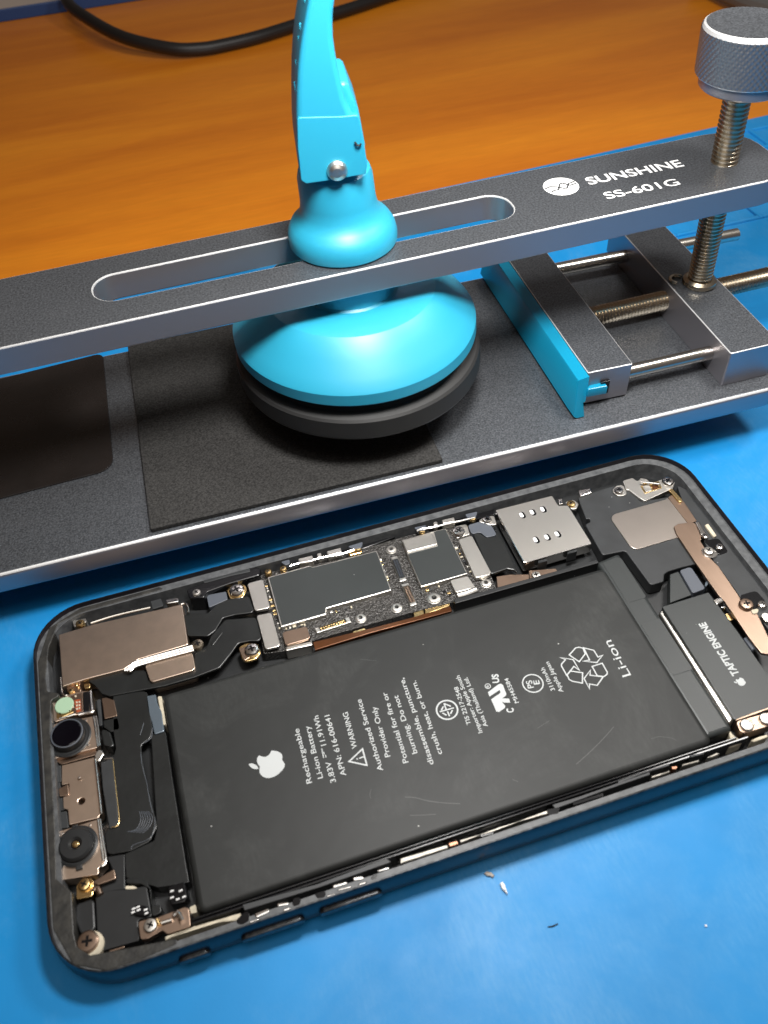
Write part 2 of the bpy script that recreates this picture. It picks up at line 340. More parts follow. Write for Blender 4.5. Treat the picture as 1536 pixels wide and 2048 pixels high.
# ================================================================== clamp
def edge(o, lo=.25):            # edge highlight put into the colour of upward chamfers
    for p in o.data.polygons:
        if lo < p.normal.z < .94: p.material_index = 2
    return o
clamp = root('screen_clamp', (95, 110, 0), 'grey aluminium phone screen clamp with a slotted bar over its base plate', 'clamp')
ZP = 16.7
def bl(x, y): a = math.radians(-1.2); return (x*math.cos(a)-y*math.sin(a), 80.5+x*math.sin(a)+y*math.cos(a))
base_out = [bl(-90, 0), bl(181, 0), bl(181, 68.5), bl(-90, 68.5)]
m = MB(); m.slab(base_out, 11, ZP, 1.0, r=5, res=4, mi=0, mside=1)
edge(m.build('base_plate', ['alu', 'aluside', 'alu_highlight'], clamp), .68)
for x_, y_ in ((-80, 14), (-80, 56), (150, 16), (150, 56)):
    q = bl(x_, y_); m = MB(); m.lathe(*q, [(0, 0.02), (5.5, .02), (6, .5), (6, 11), (0, 11)], 32); m.build('rubber_foot', 'rubber', clamp)
q = [W1('s', p, ZP+.3)[:2] for p in [(-300, 1075), (228, 938), (206, 706), (-300, 835)]]
m = MB(); m.slab(q, ZP+.01, ZP+.45, .15, r=[0, 4, 2, 0]); m.build('glossy_pad', 'padblack', clamp)
m = MB(); m.slab([(28.6, 81.6), (94.1, 80.2), (96.0, 147.5), (31.2, 148.6)], ZP+.01, ZP+1.15, .15, r=.3); m.build('foam_pad', 'foam', clamp)
# blocks
ZB = 26.4
m = MB(); m.slab([(132.0, 87.1), (143.1, 86.5), (144.9, 146), (133.9, 146.6)], ZP+.5, ZB, .18, r=.4, mi=0, mside=1)
jaw = edge(m.build('sliding_jaw', ['alu', 'aluside', 'alu_highlight'], clamp))
m = MB(); m.slab([(165.8, 81.9), (178.6, 81.7), (180.4, 145.5), (168.0, 145.7)], ZP+.02, ZB, .2, r=.5, mi=0, mside=1)
edge(m.build('fixed_block', ['alu', 'aluside', 'alu_highlight'], clamp))
# cyan jaw pad: cross-section swept along the jaw
prof = [(-.05, 26.1), (-2.7, 25.7), (-3.0, 25.2), (-4.3, 17.6), (-3.6, 17.0), (-1.6, 16.9), (-.6, 18.4), (-.05, 18.6)]
va = []
m = MB(); m.slab([(135.5, 86.3), (137.6, 86.2), (137.6, 86.9), (135.5, 87)], 19.6, 23.3, .02); m.build('jaw_notch', 'blackgl', clamp)
for (x_, y_, sk) in ((132.0, 86.2, -1), (131.95, 86.6, 0), (133.9, 146.6, 0)):
    va += [(x_+a, y_+(sk*.6 if b < 18 else 0)-(2.4 if (b < 18 and sk) else 0), b) for a, b in prof]
n_ = len(prof); fa = [(j*n_+k, j*n_+(k+1) % n_, (j+1)*n_+(k+1) % n_, (j+1)*n_+k) for j in range(2) for k in range(n_)]+[tuple(range(n_)), tuple(range(2*n_, 3*n_))]
m = MB(); m.add(va, fa)
m.slab([(131.9, 85.7), (136.6, 85.3), (136.7, 87.2), (131.9, 87.4)], 20.2, 22.6, .25)
m.build('jaw_pad', 'cyan2', clamp, ang=25)
# rods
for nm, P_, r_, th in (('guide_rod', [(143, 89.6, 21.4), (166, 89.2, 21.4)], 1.7, 0), ('threaded_rod', [(144, 112.5, 21.4), (200, 112.0, 21.4)], 2.6, .9), ('guide_rod', [(144.5, 135.6, 21.4), (201.4, 133.2, 21.4)], 1.7, 0)):
    m = MB(); m.tube(P_, r_, 24, thread=th); m.build(nm, 'brassy' if th else 'steel', clamp)
# bar
near0, near1, far0, far1 = (-90, 96.2), (184.5, 98.4), (-90, 120.6), (184.5, 123.2)
sl = fillet([(30.6, 105.0), (120.6, 105.0), (120.6, 115.6), (30.6, 114.6)], 4.6, 8)
m = MB(); m.slab([near0, near1, far1, far0], 52.9, 58.8, .28, r=[2, 9, 9, 2], holes=[sl], mi=0, mside=1)
# painted highlight lines: bevel faces carry the edge material
m2 = MB(); m2.v = m.v; m2.f = m.f; m2.m = m.m
bar = m.build('slotted_bar', ['alu', 'aluside', 'alu_highlight'], clamp)
for p in bar.data.polygons:
    if .25 < p.normal.z < .94: p.material_index = 2
zt = 58.82; m = MB()
m.text('SUNSHINE', W1('V', (540, 403), zt), W1('V', (1397, 233), zt), 3.3, zt, bold=.018, skew=.02)
m.text('SS-601G', W1('V', (702, 532), zt), W1('V', (1365, 400), zt), 2.9, zt, bold=.01)
m.build('printed_text', 'whiteprint', bar)
cx_, cy_ = 133.75, 113.1; rl = 3.95
m = MB(); cc = [(cx_+rl*math.cos(a), cy_+rl*math.sin(a)) for a in [2*math.pi*k/40 for k in range(40)]]
m.poly(cc, zt, 0)
for pts in ([(-3.95, .2), (-2.4, .7), (-1.1, .1), (.2, -1.1), (.9, -1.3), (2.2, .5), (3.9, .9)], [(-3.2, -1.6), (-2.3, -1.2), (-1.2, -1.2), (.1, .9), (.9, 1.2), (2.1, -.4), (3.2, -.2), (3.9, -.1)]):
    m.stroke([(cx_+a*.95, cy_+b) for a, b in pts], .34, zt+.02+.01*len(pts), mi=1)
m.build('emblem', ['whiteprint', 'greypl'], bar)
# lifting screw and knob
lean = ((171.6-174)/(76-26.4), 0.0)
pr = [(0, 26.4), (3.0, 26.4)]; z = 26.8
while z < 76.6: pr += [(3.0, z), (3.0, z+.25), (2.5, z+.55), (2.5, z+.7)]; z += 1.0
pr += [(0, 76.6)]
m = MB(); m.lathe(174, 109.6, pr, 32, lean=lean, z0=26.4); scw = m.build('lifting_screw', 'brassy', clamp, ang=50)
m = MB(); m.lathe(174, 109.6, [(2.9, 26.5), (4.0, 26.5), (4.3, 27.0), (4.1, 27.8), (3.4, 28.4), (2.9, 28.4)], 40)
m.build('locking_nut', 'brassy', clamp)
m = MB(); m.tube([(169.4+1.7*math.cos(a), 112.6+1.7*math.sin(a), 26.9) for a in [math.radians(k) for k in range(20, 250, 20)]], .45, 10); m.build('retaining_clip', 'brassy', clamp)
kx, ky = 171.2, 109.1
m = MB(); m.lathe(kx, ky, [(0, 75.8), (8.4, 75.8), (8.8, 76.2), (8.8, 78.6), (0, 78.6)], 64, lean=(-.1, 0), z0=78)
knob = m.build('knob', ['aluside', 'alu_highlight'], clamp)
m = MB(); n_, k_ = 260, 44; z0_, z1_ = 78.6, 87.6; v = []; f = []
for j in range(k_+1):
    zz = z0_+(z1_-z0_)*j/k_
    for i in range(n_):
        a = 2*math.pi*i/n_; p = zz*2*math.pi/1.35
        rr = 9.55-.03*(zz-z0_)+.2*(abs(math.sin(26*a+p/2))+abs(math.sin(26*a-p/2)))*.8
        v.append((kx-.1*(zz-78)+rr*math.cos(a), ky+rr*math.sin(a), zz))
for j in range(k_):
    for i in range(n_): f.append((j*n_+i, j*n_+(i+1) % n_, (j+1)*n_+(i+1) % n_, (j+1)*n_+i))
m.add(v, f); m.build('knurled_grip', 'grip', knob, ang=60)
m = MB(); m.lathe(kx, ky, [(9.5, 78.3), (9.6, 78.65), (9.3, 78.7)], 64, lean=(-.1, 0), z0=78, mi=1); m.lathe(kx, ky, [(9.35, 87.5), (9.1, 88.2), (8.7, 88.45)], 64, lean=(-.1, 0), z0=78, mi=1)
m.lathe(kx, ky, [(8.7, 88.45), (8.5, 88.4), (0, 88.4)], 64, lean=(-.1, 0), z0=78, mi=0); m.build('knob_cap', ['alu', 'alu_highlight'], knob)

# ================================================================== suction cup
cup = root('suction_cup', (83.5, 109.8, 28), 'cyan plastic suction cup with a lever handle, held in the slot of the aluminium bar', 'suction cup')
cl = (-.045, 0); cz = 50; cxa, cya = 83.0, 109.8
m = MB(); m.lathe(cxa, cya, [(0, 28), (26.6, 27.4), (28.1, 27.5), (28.35, 28.1), (28.2, 32.2), (27.7, 32.7), (25.5, 33.4), (24.0, 34.6), (24, 36.5), (0, 36.5)], 96, lean=cl, z0=cz)
m.build('rubber_cup', 'rubber', cup)
m = MB(); m.lathe(cxa, cya, [(0, 36.2), (25.5, 35.9), (27.2, 36.2), (27.5, 36.6), (27.45, 39.2), (27.1, 39.7), (25.3, 41.7), (22.6, 44.3), (20.3, 46.6), (18.8, 47.6), (17.4, 47.9), (10.9, 47.9), (10.4, 48.3), (10.2, 49.2), (10.1, 52.8), (0, 52.8)], 96, lean=cl, z0=cz)
m.build('dome', 'cyan', cup)
m = MB(); m.lathe(cxa, cya, [(4.9, 51), (4.9, 58.9), (10.9, 58.9), (11.3, 59.3), (11.4, 60.6), (11.1, 62.2), (10.3, 63.6), (9.3, 64.5), (8.5, 65.4), (7.95, 66.6), (7.65, 68.5), (7.5, 73.2), (7.1, 74.6), (6.3, 75.4), (5, 75.7), (0, 75.8)], 96, lean=cl, z0=cz)
m.build('collar', 'cyan', cup)
PHI = math.radians(10); AX = (82.5, 109.8)          # the lever is turned a little about the cup's axis
def atr(r_, q, off):
    a, b = px(r_, q); d = ray(a, b); n = (-math.sin(PHI), -math.cos(PHI))
    t = (off-((CP[0]-AX[0])*n[0]+(CP[1]-AX[1])*n[1]))/(d[0]*n[0]+d[1]*n[1]); X, Y, Z = CP[0]+t*d[0]-AX[0], CP[1]+t*d[1]-AX[1], CP[2]+t*d[2]
    return (X*math.cos(PHI)-Y*math.sin(PHI), Z)
def wr_(u, off, z): return (AX[0]+u*math.cos(PHI)-off*math.sin(PHI), AX[1]-u*math.sin(PHI)-off*math.cos(PHI), z)
def slab_r(pts, o0, o1, bev, r=0):
    t = MB(); t.slab(pts, 0, o1-o0, bev, r=r, res=3)
    return [wr_(a, o0+c, b) for a, b, c in t.v], t.f
sidep = [('S', q) for q in [(720, -700), (650, -300), (615, 0), (594, 150), (588, 300), (594, 480), (618, 650), (655, 850), (690, 1010), (740, 1230), (830, 1440), (915, 1480), (948, 1660)]]+\
        [('T', q) for q in [(985, 300), (1018, 500), (1000, 620), (560, 692), (262, 738), (192, 690), (158, 450)]]+\
        [('S', q) for q in [(145, 1800), (140, 1400), (146, 1100), (165, 800), (195, 560), (238, 300), (295, 0), (390, -350), (520, -700)]]
m = MB(); m.add(*slab_r([atr(r_, q, 8.2) for r_, q in sidep], -8.0, 8.2, 1.0))
hnd = m.build('lever_handle', 'cyan', cup, ang=40)
wing = [atr(r_, q, 5.8) for r_, q in [('S', (600, 1010)), ('S', (745, 1012)), ('S', (785, 1045)), ('S', (900, 1330)), ('S', (930, 1480)), ('T', (990, 260)), ('T', (940, 500)), ('S', (640, 1500))]]
m = MB(); m.add(*slab_r(wing, -5.8, 5.8, .9)); m.build('handle_wing', 'cyan', hnd)
chk = [atr(r_, q, 8.6) for r_, q in [('S', (152, 1452)), ('S', (700, 1440)), ('S', (905, 1420)), ('T', (985, 300)), ('T', (1012, 500)), ('T', (985, 615)), ('T', (560, 688)), ('T', (262, 730)), ('T', (200, 690)), ('T', (160, 300))]]
m = MB(); m.add(*slab_r(chk, 7.2, 8.36, .15, r=.6)); m.build('handle_cheek', 'cyan', hnd, ang=60)
ru, rz = atr('T', (643, 570), 8.8)
t = MB(); t.lathe(ru, rz, [(0, 1.1), (.9, 1.0), (1.6, .65), (1.95, .1), (1.95, -.3)], 32)
m = MB(); m.add([wr_(a, 8.6+c, b) for a, b, c in t.v], t.f); m.build('rivet', 'nickel2', hnd)
m = MB()                                             # raised strokes on the narrow left face
for q in [(225, 110), (165, 440), (148, 600), (115, 900), (95, 1170), (105, 1480)]:
    u_, z_ = atr('S', (q[0]+55, q[1]), 8.2)
    m.tube([wr_(u_-.05, 5.5, z_-1.4), wr_(u_-.1, 3.0, z_+.2)], .2, 8)
m.build('embossed_marks', 'cyan', hnd)
u_, z_ = atr('T', (895, 240), 8.75); m = MB()
m.tube([wr_(u_-.5, 8.72, z_+.5), wr_(u_-.2, 8.8, z_-.1), wr_(u_+.3, 8.75, z_-.25), wr_(u_+.6, 8.7, z_+.1)], .2, 8); m.build('fluff', 'rubber', loc=wr_(u_, 8.7, z_), label='tiny black fluff stuck to the cyan lever handle above the rivet', cat='debris')

# ================================================================== phone
ph = root('smartphone', (75.45, 37.85, 0), 'opened black smartphone without its screen, its battery and circuit boards exposed', 'smartphone')
PW, PH_ = 150.9, 75.7
def rrect(d, r=11, n=10): return fillet([(d, d), (PW-d, d), (PW-d, PH_-d), (d, PH_-d)], max(.3, r-d), n)
def loft(rings, mi=None):
    v = []; f = []; mm = []; n = len(rings[0][0])
    for pts, z in rings: v += [(p[0], p[1], z) for p in pts]
    for j in range(len(rings)-1):
        for k in range(n): f.append((j*n+k, j*n+(k+1) % n, (j+1)*n+(k+1) % n, (j+1)*n+k)); mm.append(mi[j] if mi else 0)
    return v, f, mm
pf = [(2.2, .03), (1.0, .15), (.3, .7), (-.15, 1.8), (-.38, 3.4), (-.38, 4.6), (-.2, 6.2), (-.02, 7.3), (.12, 7.62), (.36, 7.66), (.42, 7.3), (.44, 6.4)]
v, f, mm = loft([(rrect(d), z) for d, z in pf], [0]*7+[1, 1, 0, 0]); m = MB(); m.add(v, f); m.m = mm
m.add([(p[0], p[1], .03) for p in rrect(2.2)], [tuple(range(len(rrect(2.2))))])
frame = m.build('frame', ['frame', 'rimedge'], ph)
# ledge round the inside
inn = fillet([(2.6, 1.75), (148.3, 1.75), (148.3, 73.6), (2.6, 73.6)], 8.6, 10)
m = MB(); m.slab(rrect(.43), 1.6, 6.5, .03, holes=[inn]); m.build('inner_ledge', 'ledge', ph)
inn2 = [W1('L', q, 6.3)[:2] for q in [(275, 0), (285, 380), (400, 480), (418, 800), (440, 900), (540, 965), (650, 940), (960, 880), (985, 905)]]
inn2 = [W1('K', (245, 1150), 6.3)[:2]]+inn2+[(32, 1.9), (9, 1.0)]
adh = [W1('K', q, 6.3)[:2] for q in [(480, 255), (300, 340), (225, 520), (200, 760), (215, 860), (330, 880), (245, 930), (235, 1150)]]+inn2[1:8]
inn_r = [(1.0, 5), (1.0, 40), (1.0, 64), (3.5, 70.5), (8.5, 74.4)]
m = MB(); m.slab(adh[:-1]+[(24, 1.6), (14, .75), (8.5, .8), (3.4, 3.4), (.65, 10), (.62, 64), (3.3, 72.0), (10, 75.05), (27, 75.1), (28, 74.0)], 3.0, 6.6, .2, r=.5); m.build('adhesive_residue', 'ledged', ph)
m = MB(); m.slab(rrect(1.2), .9, 1.7, .05); m.build('back_plate', 'blackpl', ph)

def part(name, r_, pts, z1, mt_, z0=1.7, bev=.1, r=.25, parent=None, mside=None, label=None, res=1):
    m = MB(); m.slab(W2(r_, pts, z1), z0, z1, bev, r=r, mi=0, mside=None if mside is None else 1, res=res)
    return m.build(name, mt_ if mside is None else [mt_, mside], parent or ph, label=label)
def screw(r_, q, rad, z, mt_='nickel2', name='screw', h=.5):
    x_, y_, _ = W1(r_, q, z); m = MB()
    m.lathe(x_, y_, [(rad, z-.6), (rad, z+h*.4), (rad*.85, z+h*.85), (rad*.5, z+h), (0, z+h)], 28)
    a = random.random()*1.5; zz = z+h+.015; s_ = rad*.5; t_ = rad*.13
    for b in (a, a+math.pi/2):
        u_ = (math.cos(b), math.sin(b)); n2 = (-u_[1], u_[0])
        m.add([(x_+u_[0]*s_*i+n2[0]*t_*j, y_+u_[1]*s_*i+n2[1]*t_*j, zz+(.006 if b > a else 0)) for i, j in ((-1, -1), (1, -1), (1, 1), (-1, 1))], [(0, 1, 2, 3)], 1)
    return m.build(name, [mt_, 'blackgl'], ph)
def standoff(r_, q, rad, z):
    x_, y_, _ = W1(r_, q, z); m = MB()
    m.lathe(x_, y_, [(rad, z-.8), (rad, z-.3), (rad*.9, z-.28), (rad*.85, z+.1), (rad*.72, z+.15), (rad*.4, z+.15), (rad*.34, z-.3)], 28)
    m.lathe(x_, y_, [(rad*.36, z-.25), (0, z-.25)], 16, mi=1); return m.build('standoff', ['nickel2', 'blackgl'], ph)
def wire(name, r_, pts, z, rad, mt_, parent=None, n=8):
    m = MB(); m.tube(smooth_path([W1(r_, q, z if len(q) < 3 else q[2]) for q in pts], 4), rad, n); return m.build(name, mt_, parent or ph)

# ---- battery
ZBT = 6.0
bt = [(23.7, 5.0), (119.6, 5.0), (119.6, 48.6), (23.7, 48.6)]
m = MB(); m.slab(bt, 1.75, ZBT, 1.1, r=1.5, res=4); bat = m.build('battery', 'battery', ph, ang=60)
m = MB(); m.slab([(118.9, 6.3), (124.5, 6.3), (124.6, 51.4), (118.9, 50.6)], 1.75, 5.6, .9, r=.8, res=4)
m.slab([(119.7, 20), (124.2, 20), (124.2, 33), (119.7, 33)], 5.5, 5.66, .05, r=.6); m.slab([(119.9, 38.5), (124.3, 38.5), (124.3, 50), (119.9, 50)], 5.5, 5.66, .05, r=.6)
m.build('battery_flap', 'shield', bat)
z = ZBT+.02; m = MB(); capH = lambda r_, a, b: (Vector(W1(r_, a, z))-Vector(W1(r_, b, z))).length
hH = capH('H', (525, 1152), (482, 1156))
for body, p0, p1, h_ in (('Rechargeable', (527, 1152), (430, 755), 1), ('Li-ion Battery', (607, 1117), (508, 735), 1), ('3.83V      11.91Wh', (702, 1146), (572, 660), 1), ('APN: 616-00641', (778, 1098), (654, 655), 1),
        ('WARNING', (858, 898), (787, 635), 1), ('Authorized Service', (1048, 1062), (885, 540), 1), ('Provider Only', (1100, 960), (996, 595), 1), ('Potential for fire or', (1232, 1003), (1072, 490), 1),
        ('burning. Do not', (1298, 935), (1155, 512), 1), ('disassemble, puncture,', (1418, 1015), (1198, 385), 1), ('crush, heat, or burn.', (1480, 940), (1285, 405), 1)):
    m.text(body, W1('H', p0, z), W1('H', p1, z), hH*.98*h_, z, bold=.006)
hA = capH('a', (640, 950), (572, 975))
for body, p0, p1 in (('TIS 2217-2548', (632, 985), (428, 408)), ('Importer: Apple South', (808, 1110), (452, 235)), ('Asia (Thailand) Ltd.', (890, 1015), (572, 262)), ('MH45584', (1365, 650), (1198, 275))):
    m.text(body, W1('a', p0, z), W1('a', p1, z), hA*.95, z, bold=.008)
m.text('US', W1('a', (1062, 350), z), W1('a', (1045, 215), z), hA*1.45, z, bold=.03)
m.text('C', W1('a', (1290, 800), z), W1('a', (1275, 735), z), hA*1.5, z, bold=.03)
m.text('R', W1('a', (905, 425), z), W1('a', (908, 385), z), hA*.55, z, bold=.02)
hb = capH('b', (532, 700), (478, 712))
m.text('3110mAh', W1('b', (534, 708), z), W1('b', (402, 440), z), hb*.95, z, bold=.006); m.text('Apple Japan', W1('b', (632, 728), z), W1('b', (458, 372), z), hb*.95, z, bold=.006)
m.text('PS', W1('b', (282, 680), z), W1('b', (252, 592), z), hb*1.3, z, bold=.012); m.text('E', W1('b', (352, 638), z), W1('b', (340, 590), z), hb*1.3, z, bold=.012)
m.text('Li-ion', W1('b', (1418, 545) if 0 else (1432, 530), z), W1('b', (1192, 115), z), hb*2.05, z, bold=.0)
m.build('printed_text', 'print', bat)
m = MB()
# direct-current sign between the two figures
for k in (0, 1, 2): m.stroke(W2('H', [(629-k*12.5, 968-k*23), (624-k*12.5, 950-k*23)], z), .16, z)
m.stroke(W2('H', [(612, 972), (596, 902)], z), .16, z)
# warning triangle
m.stroke(W2('H', [(798, 998), (896, 906), (928, 1026)], z), .28, z, closed=True); m.stroke(W2('H', [(905, 963), (872, 975)], z), .26, z); m.stroke(W2('H', [(862, 978), (852, 982)], z), .26, z)
def ring(cx, cy, r_, w_): m.stroke(circle(cx, cy, r_, 40), w_, z, closed=True)
def ringp(r0, c_, e_, w_):
    a = Vector(W1(r0, c_, z)); b = Vector(W1(r0, e_, z)); ring(a.x, a.y, (a-b).length, w_)
ringp('a', (262, 765), (262, 622), .30); ringp('a', (888, 402), (888, 366), .14); ringp('b', (270, 630), (152, 645), .24)
for q in ([(150, 795), (368, 735)], [(215, 665), (250, 765)], [(215, 668), (320, 712)], [(205, 715), (172, 772)], [(270, 790), (300, 865)], [(190, 812), (255, 850)], [(345, 770), (315, 828)]):
    m.stroke(W2('a', q, z), .26, z+.004*(len(m.f) % 5+1))
# recognised-component mark
m.poly(W2('a', [(890, 495), (1050, 375), (1090, 362), (1120, 385), (1172, 520), (1168, 545), (1110, 590), (1215, 592), (1232, 655), (1150, 655), (1105, 640), (1155, 705), (1150, 735), (1060, 800), (1020, 792), (942, 612), (945, 600), (1075, 512), (1082, 490), (1068, 460), (915, 562)], z), z)
# recycling arrows
for q in ([(700, 295), (775, 212), (815, 203), (862, 215), (890, 280), (818, 375)], [(595, 325), (655, 350), (608, 405), (608, 425), (670, 535), (755, 430), (820, 475), (745, 350)], [(855, 628), (858, 505), (712, 485), (675, 530), (700, 585), (735, 605)],
          [(870, 210), (990, 240), (1040, 320), (1095, 298), (1025, 385), (865, 368), (940, 355)], [(970, 430), (1090, 392), (1150, 500), (1145, 525), (1110, 550), (1030, 540)], [(940, 695), (875, 575), (950, 475), (945, 535), (1100, 555), (1030, 655), (938, 638)]):
    m.stroke(W2('b', q, z), .24, z+.003*(len(m.f) % 7+1), closed=True)
m.build('safety_symbols', 'print', bat)
APL = [(800, 272), (870, 272), (950, 288), (1030, 325), (1078, 375), (1086, 440), (1080, 505), (1105, 550), (1140, 600), (1148, 650), (1130, 710), (1080, 775), (1010, 850), (920, 915), (830, 955), (740, 975), (660, 968), (580, 935), (525, 880), (500, 820), (497, 750), (508, 695), (485, 650), (450, 600), (432, 535), (440, 470), (465, 415), (498, 395), (540, 418), (600, 432), (660, 428), (715, 402), (760, 360), (790, 310)]
LEAF = [(222, 618), (260, 600), (320, 600), (390, 628), (440, 665), (475, 735), (420, 746), (350, 738), (280, 700), (240, 655)]
m = MB(); ap = W2('c', APL, z); lf = W2('c', LEAF, z); m.poly(ap, z); m.poly(lf, z); m.build('fruit_emblem', 'print', bat)

m = MB(); zz = ZBT+.012
for r_, q, w_ in (('P', [(30, 290), (90, 292), (170, 312), (270, 325), (370, 330)], .16), ('P', [(60, 402), (130, 400), (220, 395)], .12), ('P', [(690, 180), (725, 195)], .12), ('I', [(1360, 680), (1290, 760), (1200, 850), (1110, 930)], .16),
                  ('M', [(340, 500), (420, 478), (540, 490), (600, 515)], .10), ('H', [(960, 1200), (950, 1240), (958, 1270)], .1), ('I', [(850, 690), (930, 640)], .1), ('H', [(880, 250), (1000, 262)], .08)):
    m = MB(); m.stroke(smooth_path([(*p, 0) for p in W2(r_, q, zz)], 4), w_*.8, zz); m.build('scratch', 'scratch', bat)
# ---- tray walls round the battery, near side metalwork
m = MB(); m.slab(box(22.5, 126, 3.75, 4.15), 1.7, 5.9, .1); m.slab(box(22.5, 124, 4.45, 4.75), 1.7, 5.7, .1); m.build('battery_tray_wall', 'blackgl', ph)
xw = W1('D', (785, 1210), 6)[0]; m = MB(); m.slab([(xw, 50.1), (119, 50.0), (119, 50.9), (xw, 51.2)], 1.7, 5.95, .12); m.build('battery_tray_wall', 'blackpl', ph)
for r_, q in (('R', [(0, 1330), (560, 1140), (1040, 1000), (1160, 965), (1170, 1080), (900, 1100), (450, 1190), (0, 1385)]), ('P', [(0, 665), (290, 580), (298, 602), (0, 700)]), ('P', [(365, 552), (580, 490), (900, 370), (915, 390), (620, 478), (372, 572)]),
              ('M', [(340, 880), (530, 822), (532, 842), (350, 903)]), ('M', [(660, 757), (830, 712), (835, 732), (655, 782)]), ('M', [(890, 697), (1010, 640), (1052, 650), (970, 688)])):
    part('side_strip', r_, q, 6.45, 'dull' if r_ != 'R' else 'cream', bev=.15, r=.1)
for r_, q in (('J', [(318, 612), (670, 515), (1000, 392), (1022, 412), (680, 532), (590, 560), (328, 640)]), ('P', [(935, 335), (1100, 285), (1536, 132), (1536, 152), (1250, 252), (955, 362)]), ('M', [(0, 925), (520, 752), (530, 775), (270, 850), (0, 960)]), ('M', [(735, 665), (880, 640), (885, 655), (745, 690)])):
    part('guide_rail', r_, q, 6.5, 'greypl', bev=.1, r=.1)
for q in ([(372, 655), (440, 628), (452, 645), (384, 676)], [(480, 605), (535, 597), (540, 612), (484, 622)], [(508, 632), (545, 622), (545, 634), (512, 645)], [(740, 520), (810, 500), (818, 514), (748, 534)], [(765, 540), (830, 522), (834, 532), (770, 548)], [(838, 482), (888, 476), (895, 492), (842, 500)], [(865, 512), (905, 500), (905, 512), (868, 522)], [(955, 448), (1010, 432), (1015, 444), (960, 458)], [(350, 690), (395, 676), (395, 686), (352, 700)], [(715, 568), (760, 556), (762, 566), (718, 578)]):
    part('button_spring', 'J', q, 6.68, 'chrome', bev=.2, r=.3, res=2)
for q in ([(285, 690), (320, 655), (350, 640), (350, 690), (320, 706), (300, 706)], [(560, 580), (600, 578), (590, 612), (550, 625)], [(655, 562), (715, 545), (710, 578), (675, 584)], [(925, 478), (965, 462), (955, 488), (925, 498)]):
    part('button_recess', 'J', q, 6.53, 'blackgl', z0=6.2, bev=.02, r=.5)
part('button_recess', 'P', [(905, 365), (985, 350), (970, 390), (910, 400)], 6.53, 'blackgl', z0=6.2, bev=.02, r=.2)
part('button_recess', 'P', [(1060, 325), (1250, 262), (1250, 282), (1065, 340)], 6.53, 'blackgl', z0=6.2, bev=.02, r=.2)
part('button_recess', 'P', [(495, 522), (578, 500), (572, 516), (497, 534)], 6.53, 'blackgl', z0=6.2, bev=.02, r=.2)
part('amber_contact', 'P', [(295, 572), (350, 555), (362, 578), (305, 596)], 6.5, 'kapton'); part('amber_contact', 'M', [(545, 780), (620, 775), (600, 810), (550, 815)], 6.5, 'kapton')
# side buttons
def sidebtn(r0, a, b, z0, z1, nm):
    x0_, x1_ = aty(*px(r0, a), -.8)[0], aty(*px(r0, b), -.8)[0]; t = MB(); t.slab(fillet([(x0_, z0), (x1_, z0), (x1_, z1), (x0_, z1)], .95, 6), 0, 1.2, .25)
    m = MB(); m.add([(p[0], .2-p[2], p[1]) for p in t.v], t.f); m.build(nm, 'rimedge', ph)
sidebtn('i', (165, 500), (757, 305), 3.0, 5.0, 'volume_button'); sidebtn('i', (890, 255), (1475, 75), 3.0, 5.0, 'volume_button'); sidebtn('L', (1235, 1045), (1485, 965), 2.7, 4.7, 'mute_switch')

# ---- camera bracket corner (far left)
part('camera_bracket', 'A', [(207, 428), (400, 370), (965, 240), (1003, 488), (700, 578), (610, 640), (370, 702), (230, 747)], 6.25, 'tintednickel', z0=2, bev=.14, r=.3)
part('bracket_lower_tab', 'A', [(733, 610), (1028, 535), (1048, 642), (772, 722)], 6.05, 'tintednickel', bev=.1, r=.8)
for dy in (0, 13, 26): wire('bracket_ridge', 'A', [(1030+dy*.3, 498+dy), (860, 545+dy), (725, 583+dy), (672, 602+dy), (640+dy*.4, 635+dy*.6), (612+dy, 650)], 6.3, .33, 'chrome')
wire('bracket_wire', 'A', [(405, 358), (560, 310), (770, 262)], 6.2, .3, 'steel'); wire('bracket_hook', 'A', [(960, 243), (985, 238), (1000, 260), (1005, 295)], 6.3, .3, 'steel')
part('antenna_block', 'A', [(770, 222), (835, 205), (850, 250), (785, 272)], 5.8, 'greypl'); part('antenna_contact', 'A', [(862, 210), (940, 198), (945, 225), (868, 238)], 5.9, 'chrome', bev=.2)
part('antenna_contact', 'A', [(290, 342), (372, 326), (378, 350), (300, 380)], 5.4, 'nickel2'); screw('A', (340, 362), .95, 5.5, 'gold'); screw('A', (1062, 490), 1.25, 6.0, 'brassy')
part('antenna_bracket', 'A', [(990, 150), (1075, 120), (1130, 70), (1400, 5), (1450, 25), (1440, 62), (1265, 112), (1120, 165), (1100, 200), (1010, 205)], 6.2, 'blackgl', bev=.2, r=.6)
part('antenna_link', 'A', [(1085, 88), (1260, 42), (1380, 20), (1385, 40), (1265, 66), (1100, 112)], 6.35, 'greypl', z0=5); screw('A', (1055, 173), .95, 6.1)
part('grey_pad', 'A', [(1115, 185), (1235, 162), (1245, 212), (1130, 262)], 5.0, 'greyblue')
part('flex_cable', 'A', [(975, 295), (1050, 292), (1120, 300), (1180, 240), (1240, 212), (1375, 190), (1412, 290), (1290, 305), (1215, 325), (1170, 400), (1125, 436), (1000, 435)], 5.75, 'flex', z0=5.2, bev=.12, r=.8)
part('flex_cable', 'A', [(370, 700), (490, 665), (610, 650), (740, 645), (760, 722), (1045, 650), (1040, 530), (1110, 520), (1140, 440), (1230, 335), (1420, 320), (1458, 465), (1380, 466), (1310, 480), (1265, 545), (1195, 630), (1040, 690), (860, 742), (520, 805), (470, 790), (430, 740)], 5.35, 'flex', z0=4.7, bev=.14, r=1.0)
part('flex_fold', 'A', [(1140, 480), (1205, 405), (1215, 415), (1150, 500)], 5.5, 'flex', z0=5.2)
